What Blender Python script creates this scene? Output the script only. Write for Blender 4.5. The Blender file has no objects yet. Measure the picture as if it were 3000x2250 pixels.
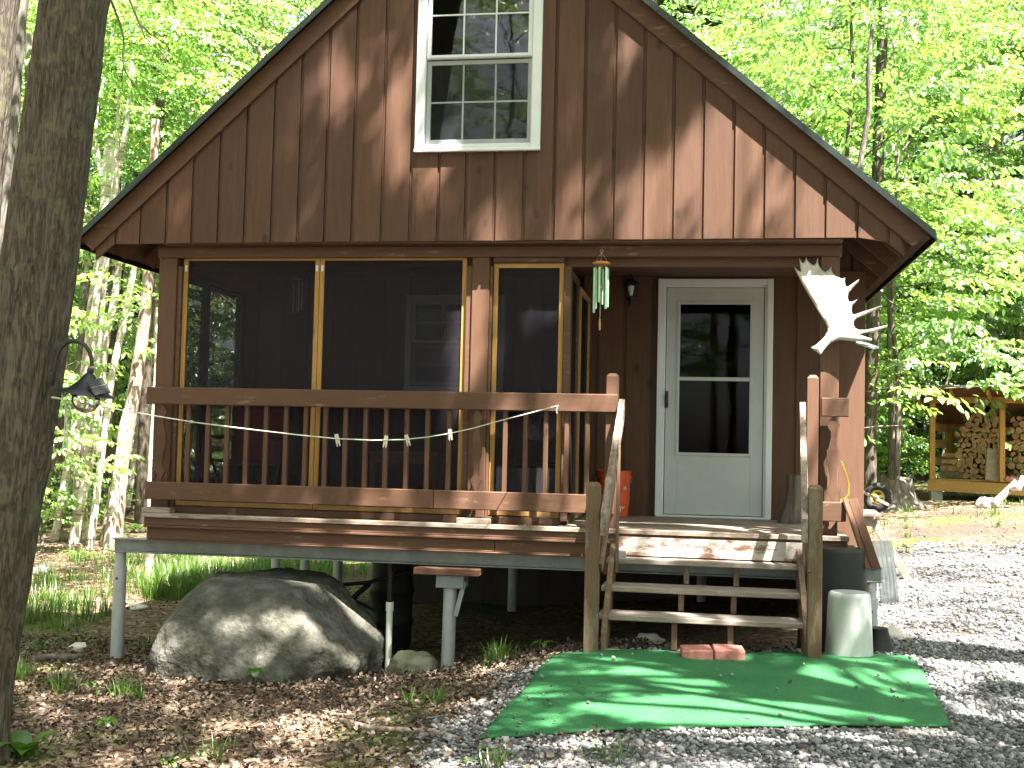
import bpy, bmesh, math, random
import numpy as np
from mathutils import Vector, Matrix, noise as mnoise
from mathutils.geometry import delaunay_2d_cdt

random.seed(11)
rng = np.random.default_rng(11)
SC = bpy.context.scene
COL = SC.collection

# ------------------------------------------------------------------ camera model (also used to survey the place)
F = 3450.0; YAW = math.radians(9.3); PIT = math.radians(2.9); ROLL = math.radians(1.33); CAM = (0.0, -8.9, 1.43)
def _basis():
    sy, cy = math.sin(YAW), math.cos(YAW); sp, cp = math.sin(PIT), math.cos(PIT)
    f = Vector((-sy * cp, cy * cp, sp)); r = Vector((cy, sy, 0)); u = r.cross(f)
    cr, sr = math.cos(ROLL), math.sin(ROLL)
    return r * cr + u * sr, u * cr - r * sr, f
RR, UU, FF = _basis()
CV = Vector(CAM)
def P(px, py, y=None, z=None, x=None, d=None):
    v = RR * ((px - 1500) / F) + UU * (-(py - 1125) / F) + FF
    if y is not None: t = (y - CAM[1]) / v.y
    elif z is not None: t = (z - CAM[2]) / v.z
    elif x is not None: t = (x - CAM[0]) / v.x
    else: t = d
    return CV + v * t

SUN = Vector((0.9, -1.0, 2.4)).normalized()

# ------------------------------------------------------------------ terrain
_anch = np.array([
 (0,-.7,0),(1.2,-.35,0),(-.75,-.85,0),(.75,-.8,0.03),(3,0,.02),(1.3,-2.3,-.03),(-1,-2.9,-.09),(0,-5,-.1),(3,-4,0),(0,-9,-.12),(6,-9,-.05),(-6,-9,-.2),
 (5,5,.24),(3,8,.38),(5,12,.58),(8,14,.62),(4,20,.9),(10,25,1.1),(12,5,.3),(25,10,.6),(25,40,1.8),(8,45,2.0),
 (-2,.2,-.36),(-1.2,-.2,-.12),(-4.75,.25,-.41),(-2.5,.7,-.4),(-3.4,-1.3,-.33),(-2.6,-1.9,-.26),(-3.6,-3.2,-.28),(-5.5,-1,-.4),(-1.6,-1.3,-.16),
 (-5.5,4,-.48),(-2,4,-.42),(0.5,3,-.2),(-5,8,-.5),(0,8,-.2),(-8,10,-.45),(-12,16,-.3),(-20,30,.3),(-8,30,.6),(-30,10,-.4),(-14,0,-.5),(-60,60,1),(60,60,2.5),(0,120,3),(-60,-40,-.5),(60,-40,0)], float)
_C2 = 0.5
_D = np.sqrt(((_anch[:, None, :2] - _anch[None, :, :2]) ** 2).sum(-1) + _C2)
_n = len(_anch)
_A = np.zeros((_n + 1, _n + 1)); _A[:_n, :_n] = _D; _A[:_n, _n] = 1; _A[_n, :_n] = 1
_W = np.linalg.solve(_A, np.concatenate([_anch[:, 2], [0]]))
def terr(x, y):
    x = np.asarray(x, float); y = np.asarray(y, float)
    d = np.sqrt((x[..., None] - _anch[:, 0]) ** 2 + (y[..., None] - _anch[:, 1]) ** 2 + _C2)
    return d @ _W[:_n] + _W[_n]
def tz(x, y): return float(terr(np.array([x]), np.array([y]))[0])

# ------------------------------------------------------------------ materials
def newmat(name):
    m = bpy.data.materials.new(name); m.use_nodes = True
    nt = m.node_tree; b = nt.nodes['Principled BSDF']
    return m, nt, b
def N(nt, t, **k):
    n = nt.nodes.new(t)
    for a, v in k.items(): setattr(n, a, v)
    return n
def ramp(nt, stops):
    n = N(nt, 'ShaderNodeValToRGB'); e = n.color_ramp.elements
    while len(e) < len(stops): e.new(0.5)
    for i, (p, c) in enumerate(stops):
        e[i].position = p; e[i].color = (*c, 1) if len(c) == 3 else c
    return n
def noisy(name, c1, c2, scale=8.0, stretch=(1, 1, 1), rough=.6, bump=.15, detail=6, dist=.01, spec=.3, c3=None, bscale=None, rot=(0, 0, 0), metal=0):
    m, nt, b = newmat(name)
    tc = N(nt, 'ShaderNodeTexCoord'); mp = N(nt, 'ShaderNodeMapping'); mp.inputs['Scale'].default_value = stretch; mp.inputs['Rotation'].default_value = rot
    nt.links.new(tc.outputs['Object'], mp.inputs['Vector'])
    n1 = N(nt, 'ShaderNodeTexNoise'); n1.inputs['Scale'].default_value = scale; n1.inputs['Detail'].default_value = detail; n1.inputs['Roughness'].default_value = .65
    nt.links.new(mp.outputs[0], n1.inputs['Vector'])
    st = [(.3, c1), (.7, c2)] if c3 is None else [(.3, c1), (.5, c2), (.72, c3)]
    r = ramp(nt, st); nt.links.new(n1.outputs['Fac'], r.inputs[0]); nt.links.new(r.outputs[0], b.inputs['Base Color'])
    b.inputs['Roughness'].default_value = rough; b.inputs['Specular IOR Level'].default_value = spec; b.inputs['Metallic'].default_value = metal
    if bump:
        n2 = N(nt, 'ShaderNodeTexNoise'); n2.inputs['Scale'].default_value = bscale or scale * 3; n2.inputs['Detail'].default_value = 5
        nt.links.new(mp.outputs[0], n2.inputs['Vector'])
        bp = N(nt, 'ShaderNodeBump'); bp.inputs['Strength'].default_value = bump; bp.inputs['Distance'].default_value = dist
        nt.links.new(n2.outputs['Fac'], bp.inputs['Height']); nt.links.new(bp.outputs[0], b.inputs['Normal'])
    return m

def wood_paint(name, base, var=.25, knots=True, stretch=(9, 9, .8), wear=0.0, wearcol=(.42, .36, .30)):
    """stained timber: grain streaks, per-board tone, a few knots"""
    m, nt, b = newmat(name); L = nt.links
    tc = N(nt, 'ShaderNodeTexCoord'); mp = N(nt, 'ShaderNodeMapping'); mp.inputs['Scale'].default_value = stretch
    L.new(tc.outputs['Object'], mp.inputs['Vector'])
    g = N(nt, 'ShaderNodeTexNoise'); g.inputs['Scale'].default_value = 5; g.inputs['Detail'].default_value = 8; g.inputs['Roughness'].default_value = .7; g.inputs['Distortion'].default_value = .6
    L.new(mp.outputs[0], g.inputs['Vector'])
    lo = tuple(c * (1 - var) for c in base); hi = tuple(c * (1 + var) for c in base)
    r = ramp(nt, [(.28, lo), (.72, hi)]); L.new(g.outputs['Fac'], r.inputs[0])
    geo = N(nt, 'ShaderNodeNewGeometry')
    isl = N(nt, 'ShaderNodeMapRange'); isl.inputs['To Min'].default_value = .82; isl.inputs['To Max'].default_value = 1.15
    L.new(geo.outputs['Random Per Island'], isl.inputs['Value'])
    mul = N(nt, 'ShaderNodeVectorMath', operation='SCALE'); L.new(r.outputs[0], mul.inputs[0]); L.new(isl.outputs[0], mul.inputs['Scale'])
    col = mul.outputs[0]
    if knots:
        mk = N(nt, 'ShaderNodeMapping'); mk.inputs['Scale'].default_value = (4.2, 4.2, 2.2); L.new(tc.outputs['Object'], mk.inputs['Vector'])
        v = N(nt, 'ShaderNodeTexVoronoi'); v.inputs['Scale'].default_value = 1.0; L.new(mk.outputs[0], v.inputs['Vector'])
        kr = ramp(nt, [(.0, (.35, .35, .35)), (.075, (.62, .62, .62)), (.13, (1, 1, 1))]); L.new(v.outputs['Distance'], kr.inputs[0])
        mm = N(nt, 'ShaderNodeVectorMath', operation='MULTIPLY'); L.new(col, mm.inputs[0]); L.new(kr.outputs[0], mm.inputs[1]); col = mm.outputs[0]
    if wear:
        nw = N(nt, 'ShaderNodeTexNoise'); nw.inputs['Scale'].default_value = 6; nw.inputs['Detail'].default_value = 9; nw.inputs['Roughness'].default_value = .75
        mw = N(nt, 'ShaderNodeMapping'); mw.inputs['Scale'].default_value = tuple(min(3, max(.6, s * .35)) for s in stretch); L.new(tc.outputs['Object'], mw.inputs['Vector']); L.new(mw.outputs[0], nw.inputs['Vector'])
        rw = ramp(nt, [(.62 - wear * .3, (0, 0, 0)), (.70 - wear * .3, (1, 1, 1))]); L.new(nw.outputs['Fac'], rw.inputs[0])
        mx = N(nt, 'ShaderNodeMixRGB'); L.new(rw.outputs[0], mx.inputs[0]); L.new(col, mx.inputs[1]); mx.inputs[2].default_value = (*wearcol, 1); col = mx.outputs[0]
    L.new(col, b.inputs['Base Color']); b.inputs['Roughness'].default_value = .62; b.inputs['Specular IOR Level'].default_value = .3
    bp = N(nt, 'ShaderNodeBump'); bp.inputs['Strength'].default_value = .25; bp.inputs['Distance'].default_value = .004
    L.new(g.outputs['Fac'], bp.inputs['Height']); L.new(bp.outputs[0], b.inputs['Normal'])
    return m

def plain(name, c, rough=.5, metal=0, spec=.5):
    m, nt, b = newmat(name)
    b.inputs['Base Color'].default_value = (*c, 1); b.inputs['Roughness'].default_value = rough; b.inputs['Metallic'].default_value = metal; b.inputs['Specular IOR Level'].default_value = spec
    return m

def glassmat(name, tint=.75, refl=1.25):
    m, nt, b = newmat(name); nt.nodes.remove(b); L = nt.links
    out = nt.nodes['Material Output']
    tr = N(nt, 'ShaderNodeBsdfTransparent'); tr.inputs[0].default_value = (tint, tint, tint, 1)
    gl = N(nt, 'ShaderNodeBsdfGlossy'); gl.inputs['Roughness'].default_value = .015
    fr = N(nt, 'ShaderNodeFresnel'); fr.inputs[0].default_value = 1.5
    ad = N(nt, 'ShaderNodeMath', operation='MULTIPLY'); ad.inputs[1].default_value = refl; L.new(fr.outputs[0], ad.inputs[0])
    n = N(nt, 'ShaderNodeTexNoise'); n.inputs['Scale'].default_value = 2.2
    bp = N(nt, 'ShaderNodeBump'); bp.inputs['Strength'].default_value = .04; bp.inputs['Distance'].default_value = .02
    L.new(n.outputs['Fac'], bp.inputs['Height']); L.new(bp.outputs[0], gl.inputs['Normal'])
    mx = N(nt, 'ShaderNodeMixShader'); L.new(ad.outputs[0], mx.inputs[0]); L.new(tr.outputs[0], mx.inputs[1]); L.new(gl.outputs[0], mx.inputs[2])
    L.new(mx.outputs[0], out.inputs[0]); return m

def screenmat(name, lo=.46, hi=.56, c=(.032, .029, .036, 1)):
    m, nt, b = newmat(name); nt.nodes.remove(b); L = nt.links
    out = nt.nodes['Material Output']
    tr = N(nt, 'ShaderNodeBsdfTransparent'); tr.inputs[0].default_value = (1, 1, 1, 1)
    df = N(nt, 'ShaderNodeBsdfDiffuse'); df.inputs[0].default_value = c
    n = N(nt, 'ShaderNodeTexNoise'); n.inputs['Scale'].default_value = 3
    mr = N(nt, 'ShaderNodeMapRange'); mr.inputs['To Min'].default_value = lo; mr.inputs['To Max'].default_value = hi
    L.new(n.outputs['Fac'], mr.inputs['Value'])
    mx = N(nt, 'ShaderNodeMixShader'); L.new(mr.outputs[0], mx.inputs[0]); L.new(tr.outputs[0], mx.inputs[1]); L.new(df.outputs[0], mx.inputs[2])
    L.new(mx.outputs[0], out.inputs[0]); return m

def leafmat(name, stops, trans=.5, gloss=.06):
    m, nt, b = newmat(name); nt.nodes.remove(b); L = nt.links
    out = nt.nodes['Material Output']
    geo = N(nt, 'ShaderNodeNewGeometry'); oi = N(nt, 'ShaderNodeObjectInfo')
    ad = N(nt, 'ShaderNodeMath', operation='MULTIPLY'); ad.inputs[1].default_value = .45; L.new(oi.outputs['Random'], ad.inputs[0])
    ml = N(nt, 'ShaderNodeMath', operation='MULTIPLY_ADD'); ml.inputs[1].default_value = .55; L.new(geo.outputs['Random Per Island'], ml.inputs[0]); L.new(ad.outputs[0], ml.inputs[2])
    r = ramp(nt, stops); L.new(ml.outputs[0], r.inputs[0])
    df = N(nt, 'ShaderNodeBsdfDiffuse'); L.new(r.outputs[0], df.inputs[0])
    tl = N(nt, 'ShaderNodeBsdfTranslucent')
    hs = N(nt, 'ShaderNodeMixRGB', blend_type='MULTIPLY'); hs.inputs[0].default_value = 1; L.new(r.outputs[0], hs.inputs[1]); hs.inputs[2].default_value = (1.22, 1.15, .7, 1)
    L.new(hs.outputs[0], tl.inputs[0])
    mx = N(nt, 'ShaderNodeMixShader'); mx.inputs[0].default_value = trans; L.new(df.outputs[0], mx.inputs[1]); L.new(tl.outputs[0], mx.inputs[2])
    gl = N(nt, 'ShaderNodeBsdfGlossy'); gl.inputs['Roughness'].default_value = .32
    m2 = N(nt, 'ShaderNodeMixShader'); m2.inputs[0].default_value = gloss; L.new(mx.outputs[0], m2.inputs[1]); L.new(gl.outputs[0], m2.inputs[2])
    L.new(m2.outputs[0], out.inputs[0]); return m

def islandmat(name, stops, rough=.8, spec=.2, nscale=0, trans=0):
    m, nt, b = newmat(name); L = nt.links
    geo = N(nt, 'ShaderNodeNewGeometry')
    r = ramp(nt, stops); L.new(geo.outputs['Random Per Island'], r.inputs[0]); col = r.outputs[0]
    if nscale:
        tc = N(nt, 'ShaderNodeTexCoord'); n = N(nt, 'ShaderNodeTexNoise'); n.inputs['Scale'].default_value = nscale; L.new(tc.outputs['Object'], n.inputs['Vector'])
        mr = N(nt, 'ShaderNodeMapRange'); mr.inputs['To Min'].default_value = .65; mr.inputs['To Max'].default_value = 1.3; L.new(n.outputs['Fac'], mr.inputs['Value'])
        s = N(nt, 'ShaderNodeVectorMath', operation='SCALE'); L.new(col, s.inputs[0]); L.new(mr.outputs[0], s.inputs['Scale']); col = s.outputs[0]
    L.new(col, b.inputs['Base Color']); b.inputs['Roughness'].default_value = rough; b.inputs['Specular IOR Level'].default_value = spec
    return m

def barkmat(name, dark, mid, light, scale=14, stretch=(1, 1, .22), patch=None, bump=.6, dist=.02):
    m, nt, b = newmat(name); L = nt.links
    tc = N(nt, 'ShaderNodeTexCoord'); mp = N(nt, 'ShaderNodeMapping'); mp.inputs['Scale'].default_value = stretch; L.new(tc.outputs['Object'], mp.inputs['Vector'])
    v = N(nt, 'ShaderNodeTexVoronoi', feature='DISTANCE_TO_EDGE'); v.inputs['Scale'].default_value = scale
    n0 = N(nt, 'ShaderNodeTexNoise'); n0.inputs['Scale'].default_value = scale * .5; n0.inputs['Detail'].default_value = 4
    L.new(mp.outputs[0], n0.inputs['Vector'])
    mixv = N(nt, 'ShaderNodeMixRGB'); mixv.inputs[0].default_value = .25; L.new(mp.outputs[0], mixv.inputs[1]); L.new(n0.outputs['Color'], mixv.inputs[2]); L.new(mixv.outputs[0], v.inputs['Vector'])
    n = N(nt, 'ShaderNodeTexNoise'); n.inputs['Scale'].default_value = scale * 1.6; n.inputs['Detail'].default_value = 8; n.inputs['Roughness'].default_value = .7; L.new(mp.outputs[0], n.inputs['Vector'])
    ad = N(nt, 'ShaderNodeMath', operation='MULTIPLY_ADD'); ad.inputs[1].default_value = 1.6; L.new(v.outputs['Distance'], ad.inputs[0]); 
    sb = N(nt, 'ShaderNodeMath', operation='MULTIPLY'); sb.inputs[1].default_value = .75; L.new(n.outputs['Fac'], sb.inputs[0]); L.new(sb.outputs[0], ad.inputs[2])
    r = ramp(nt, [(.22, dark), (.42, mid), (.8, light)]); L.new(ad.outputs[0], r.inputs[0]); col = r.outputs[0]
    if patch:
        n3 = N(nt, 'ShaderNodeTexNoise'); n3.inputs['Scale'].default_value = 9; n3.inputs['Detail'].default_value = 5; n3.inputs['Roughness'].default_value = .6; L.new(tc.outputs['Object'], n3.inputs['Vector'])
        pr = ramp(nt, [(.56, (0, 0, 0)), (.66, (.6, .6, .6))]); L.new(n3.outputs['Fac'], pr.inputs[0])
        mx = N(nt, 'ShaderNodeMixRGB'); L.new(pr.outputs[0], mx.inputs[0]); L.new(col, mx.inputs[1]); mx.inputs[2].default_value = (*patch, 1); col = mx.outputs[0]
    L.new(col, b.inputs['Base Color']); b.inputs['Roughness'].default_value = .85; b.inputs['Specular IOR Level'].default_value = .2
    bp = N(nt, 'ShaderNodeBump'); bp.inputs['Strength'].default_value = bump; bp.inputs['Distance'].default_value = dist; L.new(ad.outputs[0], bp.inputs['Height']); L.new(bp.outputs[0], b.inputs['Normal'])
    return m

M = {}
BR = (.086, .041, .0235)
M['siding'] = wood_paint('brown_stained_siding', BR, .22, True, (8, 8, .55))
M['trim'] = wood_paint('brown_painted_lumber', (.092, .046, .027), .15, False, (1.0, 6, 8), wear=.12, wearcol=(.205, .129, .091))
M['dkwood'] = wood_paint('light_block_boards', (.05, .04, .033), .3, False, (8, 8, .8))  # for the added boards that darken the crawl space
M['post'] = wood_paint('brown_painted_post', (.092, .046, .027), .16, True, (7, 7, .7))
M['newel'] = wood_paint('worn_brown_newel', (.115, .070, .041), .3, False, (14, 14, .9), wear=.35, wearcol=(.180, .135, .094))
M['grey'] = wood_paint('weathered_grey_lumber', (.212, .170, .140), .35, False, (1.2, 12, 12), wear=.4, wearcol=(.289, .246, .212))
M['grey_rail'] = wood_paint('weathered_handrail', (.255, .204, .170), .35, False, (12, 2, 12), wear=.5, wearcol=(.162, .102, .072))
M['deck'] = wood_paint('worn_deck_boards', (.178, .128, .093), .3, False, (1.0, 10, 8), wear=.5, wearcol=(.306, .255, .212))
M['peel'] = wood_paint('peeling_brown_paint', (.145, .076, .051), .2, False, (1.2, 5, 6), wear=.55, wearcol=(.408, .374, .340))
M['pine'] = wood_paint('yellow_pine_strip', (.34, .185, .055), .25, True, (10, 10, .8))
M['pineh'] = wood_paint('yellow_pine_lumber', (.34, .20, .075), .25, True, (1.0, 10, 10))
M['white'] = noisy('white_vinyl', (.64, .67, .69), (.73, .755, .775), 3, rough=.4, bump=.02, dist=.002)
M['door'] = noisy('white_painted_door', (.43, .46, .455), (.52, .545, .54), 2.5, rough=.45, bump=.04, dist=.003)
M['glass'] = glassmat('window_glass')
M['doorglass'] = glassmat('door_glass', .6, .22)
M['screen'] = screenmat('insect_screen_mesh')
M['finescreen'] = screenmat('fine_window_screen', .12, .22, (.045, .05, .045, 1))
M['roofmetal'] = noisy('dark_roof_metal', (.010, .014, .014), (.022, .03, .029), 4, rough=.22, bump=.03, dist=.002, spec=.6)
M['galv'] = noisy('galvanised_steel', (.170, .196, .187), (.281, .306, .297), 6, rough=.45, bump=.04, metal=.35, dist=.002)
M['pier'] = noisy('grey_steel_pier', (.306, .323, .323), (.425, .442, .442), 7, rough=.4, bump=.03, metal=.2, dist=.002)
M['black'] = plain('black_metal', (.012, .012, .013), .42)
M['blackpl'] = noisy('black_plastic', (.010, .010, .011), (.018, .018, .019), 3, rough=.5, spec=.25, bump=.02, dist=.003)
M['rubber'] = noisy('black_rubber', (.012, .012, .013), (.022, .022, .022), 9, rough=.7, bump=.2, dist=.004)
M['bulb'] = plain('frosted_bulb', (.7, .7, .68), .3)
M['orange'] = plain('orange_plastic', (.60, .075, .014), .4)
M['whiteprint'] = plain('white_print', (.75, .68, .62), .5)
M['wplastic'] = noisy('stained_white_plastic', (.286, .320, .292), (.449, .469, .456), 4, (1, 1, .35), rough=.42, bump=.03, dist=.003, c3=(.503, .517, .510))
M['pvc'] = plain('white_pipe', (.62, .63, .58), .4)
M['greentape'] = plain('green_band', (.02, .22, .08), .5)
M['rope'] = noisy('pale_rope', (.45, .46, .36), (.62, .62, .52), 60, rough=.8, bump=.3, dist=.002)
M['peg'] = noisy('weathered_peg_wood', (.5, .44, .36), (.68, .62, .54), 30, rough=.7, bump=.1, dist=.001)
M['chimetube'] = noisy('pale_green_tube', (.28, .48, .30), (.38, .58, .40), 6, rough=.35, bump=0, metal=.25)
M['chimewood'] = noisy('orange_chime_wood', (.42, .16, .05), (.55, .24, .08), 12, rough=.4, bump=.05, dist=.002)
M['silver'] = plain('silver_tube', (.55, .55, .53), .35, .5)
M['antler'] = noisy('bleached_antler', (.360, .324, .261), (.504, .477, .423), 5, (1, 1, 1), rough=.55, bump=.25, dist=.006, c3=(.576, .558, .513))
M['antlerdk'] = M['antler']
M['rock'] = noisy('granite', (.027, .028, .019), (.076, .073, .058), 5.5, rough=.9, bump=1.0, dist=.035, detail=12, c3=(.166, .159, .138), bscale=22)
M['rockmoss'] = noisy('mossy_stone', (.10, .11, .06), (.20, .20, .13), 6, rough=.9, bump=.7, dist=.02, c3=(.27, .26, .21))
M['paleRock'] = noisy('pale_stone', (.42, .39, .34), (.58, .55, .50), 7, rough=.85, bump=.5, dist=.01)
M['brick'] = noisy('red_paver', (.27, .085, .07), (.42, .17, .14), 14, rough=.85, bump=.5, dist=.005, c3=(.5, .25, .21))
M['stump'] = barkmat('stump_wood', (.032, .026, .022), (.092, .076, .064), (.160, .136, .116), 9, (1, 1, .25))
M['bark'] = barkmat('ridged_grey_bark', (.009, .008, .007), (.056, .047, .036), (.111, .094, .072), 26, (1, 1, .13), patch=(.126, .133, .068), bump=.55, dist=.012)
M['bark2'] = barkmat('grey_bark', (.036, .030, .025), (.096, .082, .068), (.168, .150, .128), 13, (1, 1, .25), patch=(.192, .184, .136), bump=.5)
M['barkdk'] = barkmat('dark_bark', (.02, .016, .013), (.06, .047, .037), (.12, .095, .075), 15, (1, 1, .2), bump=.6)
M['barkred'] = barkmat('reddish_bark', (.10, .06, .045), (.24, .16, .125), (.40, .33, .29), 10, (1, 1, .3), bump=.4)
M['logbark'] = barkmat('log_bark', (.05, .04, .03), (.14, .11, .08), (.22, .18, .14), 30, (.3, 1, 1), bump=.5)
M['logend'] = noisy('cut_wood', (.245, .144, .072), (.374, .245, .137), 12, rough=.8, bump=.2, dist=.004, c3=(.446, .324, .209))
def birchmat():
    m, nt, b = newmat('white_birch_bark'); L = nt.links
    tc = N(nt, 'ShaderNodeTexCoord'); mp = N(nt, 'ShaderNodeMapping'); mp.inputs['Scale'].default_value = (2.5, 2.5, 14); L.new(tc.outputs['Object'], mp.inputs['Vector'])
    n = N(nt, 'ShaderNodeTexNoise'); n.inputs['Scale'].default_value = 3; n.inputs['Detail'].default_value = 6; L.new(mp.outputs[0], n.inputs['Vector'])
    r = ramp(nt, [(.3, (.12, .10, .085)), (.42, (.52, .48, .43)), (.55, (.72, .69, .65))]); L.new(n.outputs['Fac'], r.inputs[0])
    n2 = N(nt, 'ShaderNodeTexNoise'); n2.inputs['Scale'].default_value = 2.5; n2.inputs['Detail'].default_value = 4; L.new(tc.outputs['Object'], n2.inputs['Vector'])
    r2 = ramp(nt, [(.4, (.38, .27, .21)), (.58, (1, 1, 1))]); L.new(n2.outputs['Fac'], r2.inputs[0])
    mx = N(nt, 'ShaderNodeMixRGB', blend_type='MULTIPLY'); mx.inputs[0].default_value = .7; L.new(r.outputs[0], mx.inputs[1]); L.new(r2.outputs[0], mx.inputs[2])
    L.new(mx.outputs[0], b.inputs['Base Color']); b.inputs['Roughness'].default_value = .7
    bp = N(nt, 'ShaderNodeBump'); bp.inputs['Strength'].default_value = .3; bp.inputs['Distance'].default_value = .01; L.new(n.outputs['Fac'], bp.inputs['Height']); L.new(bp.outputs[0], b.inputs['Normal'])
    return m
M['birch'] = birchmat()
M['leafA'] = leafmat('maple_leaves', [(.0, (.082, .212, .053)), (.5, (.181, .364, .095)), (1, (.338, .493, .127))], .5, .10)
M['leafB'] = leafmat('beech_leaves', [(.0, (.101, .235, .070)), (.5, (.226, .412, .121)), (1, (.389, .529, .162))], .5, .13)
M['leafD'] = leafmat('dark_green_leaves', [(.0, (.070, .143, .037)), (.6, (.140, .257, .062)), (1, (.250, .358, .083))], .4)  # darker leaf green for some of the maples
M['needle'] = leafmat('hemlock_needles', [(.0, (.014, .034, .012)), (.6, (.028, .06, .02)), (1, (.05, .09, .025))], .2, .03)
M['grass'] = leafmat('grass_blades', [(.0, (.05, .11, .015)), (.6, (.09, .18, .03)), (1, (.17, .24, .05))], .4)
M['weed'] = leafmat('weed_leaves', [(.0, (.045, .12, .018)), (1, (.12, .22, .035))], .4)
M['litter'] = islandmat('dead_leaves', [(0, (.03, .021, .016)), (.3, (.065, .045, .032)), (.6, (.108, .076, .054)), (.85, (.16, .12, .088)), (1, (.23, .19, .155))], .8, .2)
M['stones'] = islandmat('gravel_stones', [(0, (.067, .067, .070)), (.35, (.142, .139, .139)), (.7, (.228, .226, .222)), (.93, (.310, .302, .293)), (1, (.418, .404, .384))], .8, .25, 90)

def groundmat():
    m, nt, b = newmat('forest_floor'); L = nt.links
    tc = N(nt, 'ShaderNodeTexCoord')
    n = N(nt, 'ShaderNodeTexNoise'); n.inputs['Scale'].default_value = 26; n.inputs['Detail'].default_value = 8; n.inputs['Roughness'].default_value = .7; L.new(tc.outputs['Object'], n.inputs['Vector'])
    v = N(nt, 'ShaderNodeTexVoronoi'); v.inputs['Scale'].default_value = 22; v.inputs['Randomness'].default_value = 1; L.new(tc.outputs['Object'], v.inputs['Vector'])
    bw = N(nt, 'ShaderNodeSeparateColor'); L.new(v.outputs['Color'], bw.inputs[0])
    r = ramp(nt, [(.0, (.055, .035, .024)), (.4, (.13, .085, .055)), (.75, (.22, .145, .095)), (1, (.33, .25, .185))]); L.new(bw.outputs[0], r.inputs[0])
    r1 = ramp(nt, [(.35, (.45, .45, .45)), (.65, (1.1, 1.1, 1.1))]); L.new(n.outputs['Fac'], r1.inputs[0])
    mm = N(nt, 'ShaderNodeVectorMath', operation='MULTIPLY'); L.new(r.outputs[0], mm.inputs[0]); L.new(r1.outputs[0], mm.inputs[1])
    n2 = N(nt, 'ShaderNodeTexNoise'); n2.inputs['Scale'].default_value = .75; n2.inputs['Detail'].default_value = 7; n2.inputs['Roughness'].default_value = .62; L.new(tc.outputs['Object'], n2.inputs['Vector'])
    r2 = ramp(nt, [(.52, (0, 0, 0)), (.62, (1, 1, 1))]); L.new(n2.outputs['Fac'], r2.inputs[0])
    moss = ramp(nt, [(.3, (.035, .05, .012)), (.7, (.10, .12, .03))]); L.new(n.outputs['Fac'], moss.inputs[0])
    mx = N(nt, 'ShaderNodeMixRGB'); L.new(r2.outputs[0], mx.inputs[0]); L.new(mm.outputs[0], mx.inputs[1]); L.new(moss.outputs[0], mx.inputs[2])
    n3 = N(nt, 'ShaderNodeTexNoise'); n3.inputs['Scale'].default_value = .5; n3.inputs['Detail'].default_value = 5; 
    mp3 = N(nt, 'ShaderNodeMapping'); mp3.inputs['Location'].default_value = (7, 3, 0); L.new(tc.outputs['Object'], mp3.inputs['Vector']); L.new(mp3.outputs[0], n3.inputs['Vector'])
    r3 = ramp(nt, [(.55, (0, 0, 0)), (.66, (.8, .8, .8))]); L.new(n3.outputs['Fac'], r3.inputs[0])
    mx2 = N(nt, 'ShaderNodeMixRGB'); L.new(r3.outputs[0], mx2.inputs[0]); L.new(mx.outputs[0], mx2.inputs[1]); mx2.inputs[2].default_value = (.06, .047, .04, 1)
    L.new(mx2.outputs[0], b.inputs['Base Color']); b.inputs['Roughness'].default_value = .9; b.inputs['Specular IOR Level'].default_value = .15
    bp = N(nt, 'ShaderNodeBump'); bp.inputs['Strength'].default_value = .8; bp.inputs['Distance'].default_value = .03
    L.new(bw.outputs[0], bp.inputs['Height']); L.new(bp.outputs[0], b.inputs['Normal'])
    return m
M['ground'] = groundmat()
def gravelmat():
    m, nt, b = newmat('driveway_gravel'); L = nt.links
    tc = N(nt, 'ShaderNodeTexCoord')
    v = N(nt, 'ShaderNodeTexVoronoi'); v.inputs['Scale'].default_value = 32; L.new(tc.outputs['Object'], v.inputs['Vector'])
    sp = N(nt, 'ShaderNodeSeparateColor'); L.new(v.outputs['Color'], sp.inputs[0])
    r = ramp(nt, [(.0, (.075, .075, .078)), (.5, (.165, .163, .163)), (.9, (.27, .265, .26)), (1, (.38, .37, .36))]); L.new(sp.outputs[0], r.inputs[0])
    e = ramp(nt, [(.0, (1, 1, 1)), (.55, (.8, .8, .8)), (.85, (.3, .3, .3))]); L.new(v.outputs['Distance'], e.inputs[0])
    mm = N(nt, 'ShaderNodeVectorMath', operation='MULTIPLY'); L.new(r.outputs[0], mm.inputs[0]); L.new(e.outputs[0], mm.inputs[1])
    n2 = N(nt, 'ShaderNodeTexNoise'); n2.inputs['Scale'].default_value = 1.1; n2.inputs['Detail'].default_value = 7; n2.inputs['Roughness'].default_value = .65; L.new(tc.outputs['Object'], n2.inputs['Vector'])
    r2 = ramp(nt, [(.52, (0, 0, 0)), (.66, (.75, .75, .75))]); L.new(n2.outputs['Fac'], r2.inputs[0])
    mx = N(nt, 'ShaderNodeMixRGB'); L.new(r2.outputs[0], mx.inputs[0]); L.new(mm.outputs[0], mx.inputs[1]); mx.inputs[2].default_value = (.19, .135, .10, 1)
    L.new(mx.outputs[0], b.inputs['Base Color']); b.inputs['Roughness'].default_value = .9; b.inputs['Specular IOR Level'].default_value = .2
    inv = N(nt, 'ShaderNodeMath', operation='SUBTRACT'); inv.inputs[0].default_value = 1; L.new(v.outputs['Distance'], inv.inputs[1])
    bp = N(nt, 'ShaderNodeBump'); bp.inputs['Strength'].default_value = 1; bp.inputs['Distance'].default_value = .03; L.new(inv.outputs[0], bp.inputs['Height']); L.new(bp.outputs[0], b.inputs['Normal'])
    return m
M['gravel'] = gravelmat()
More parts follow.
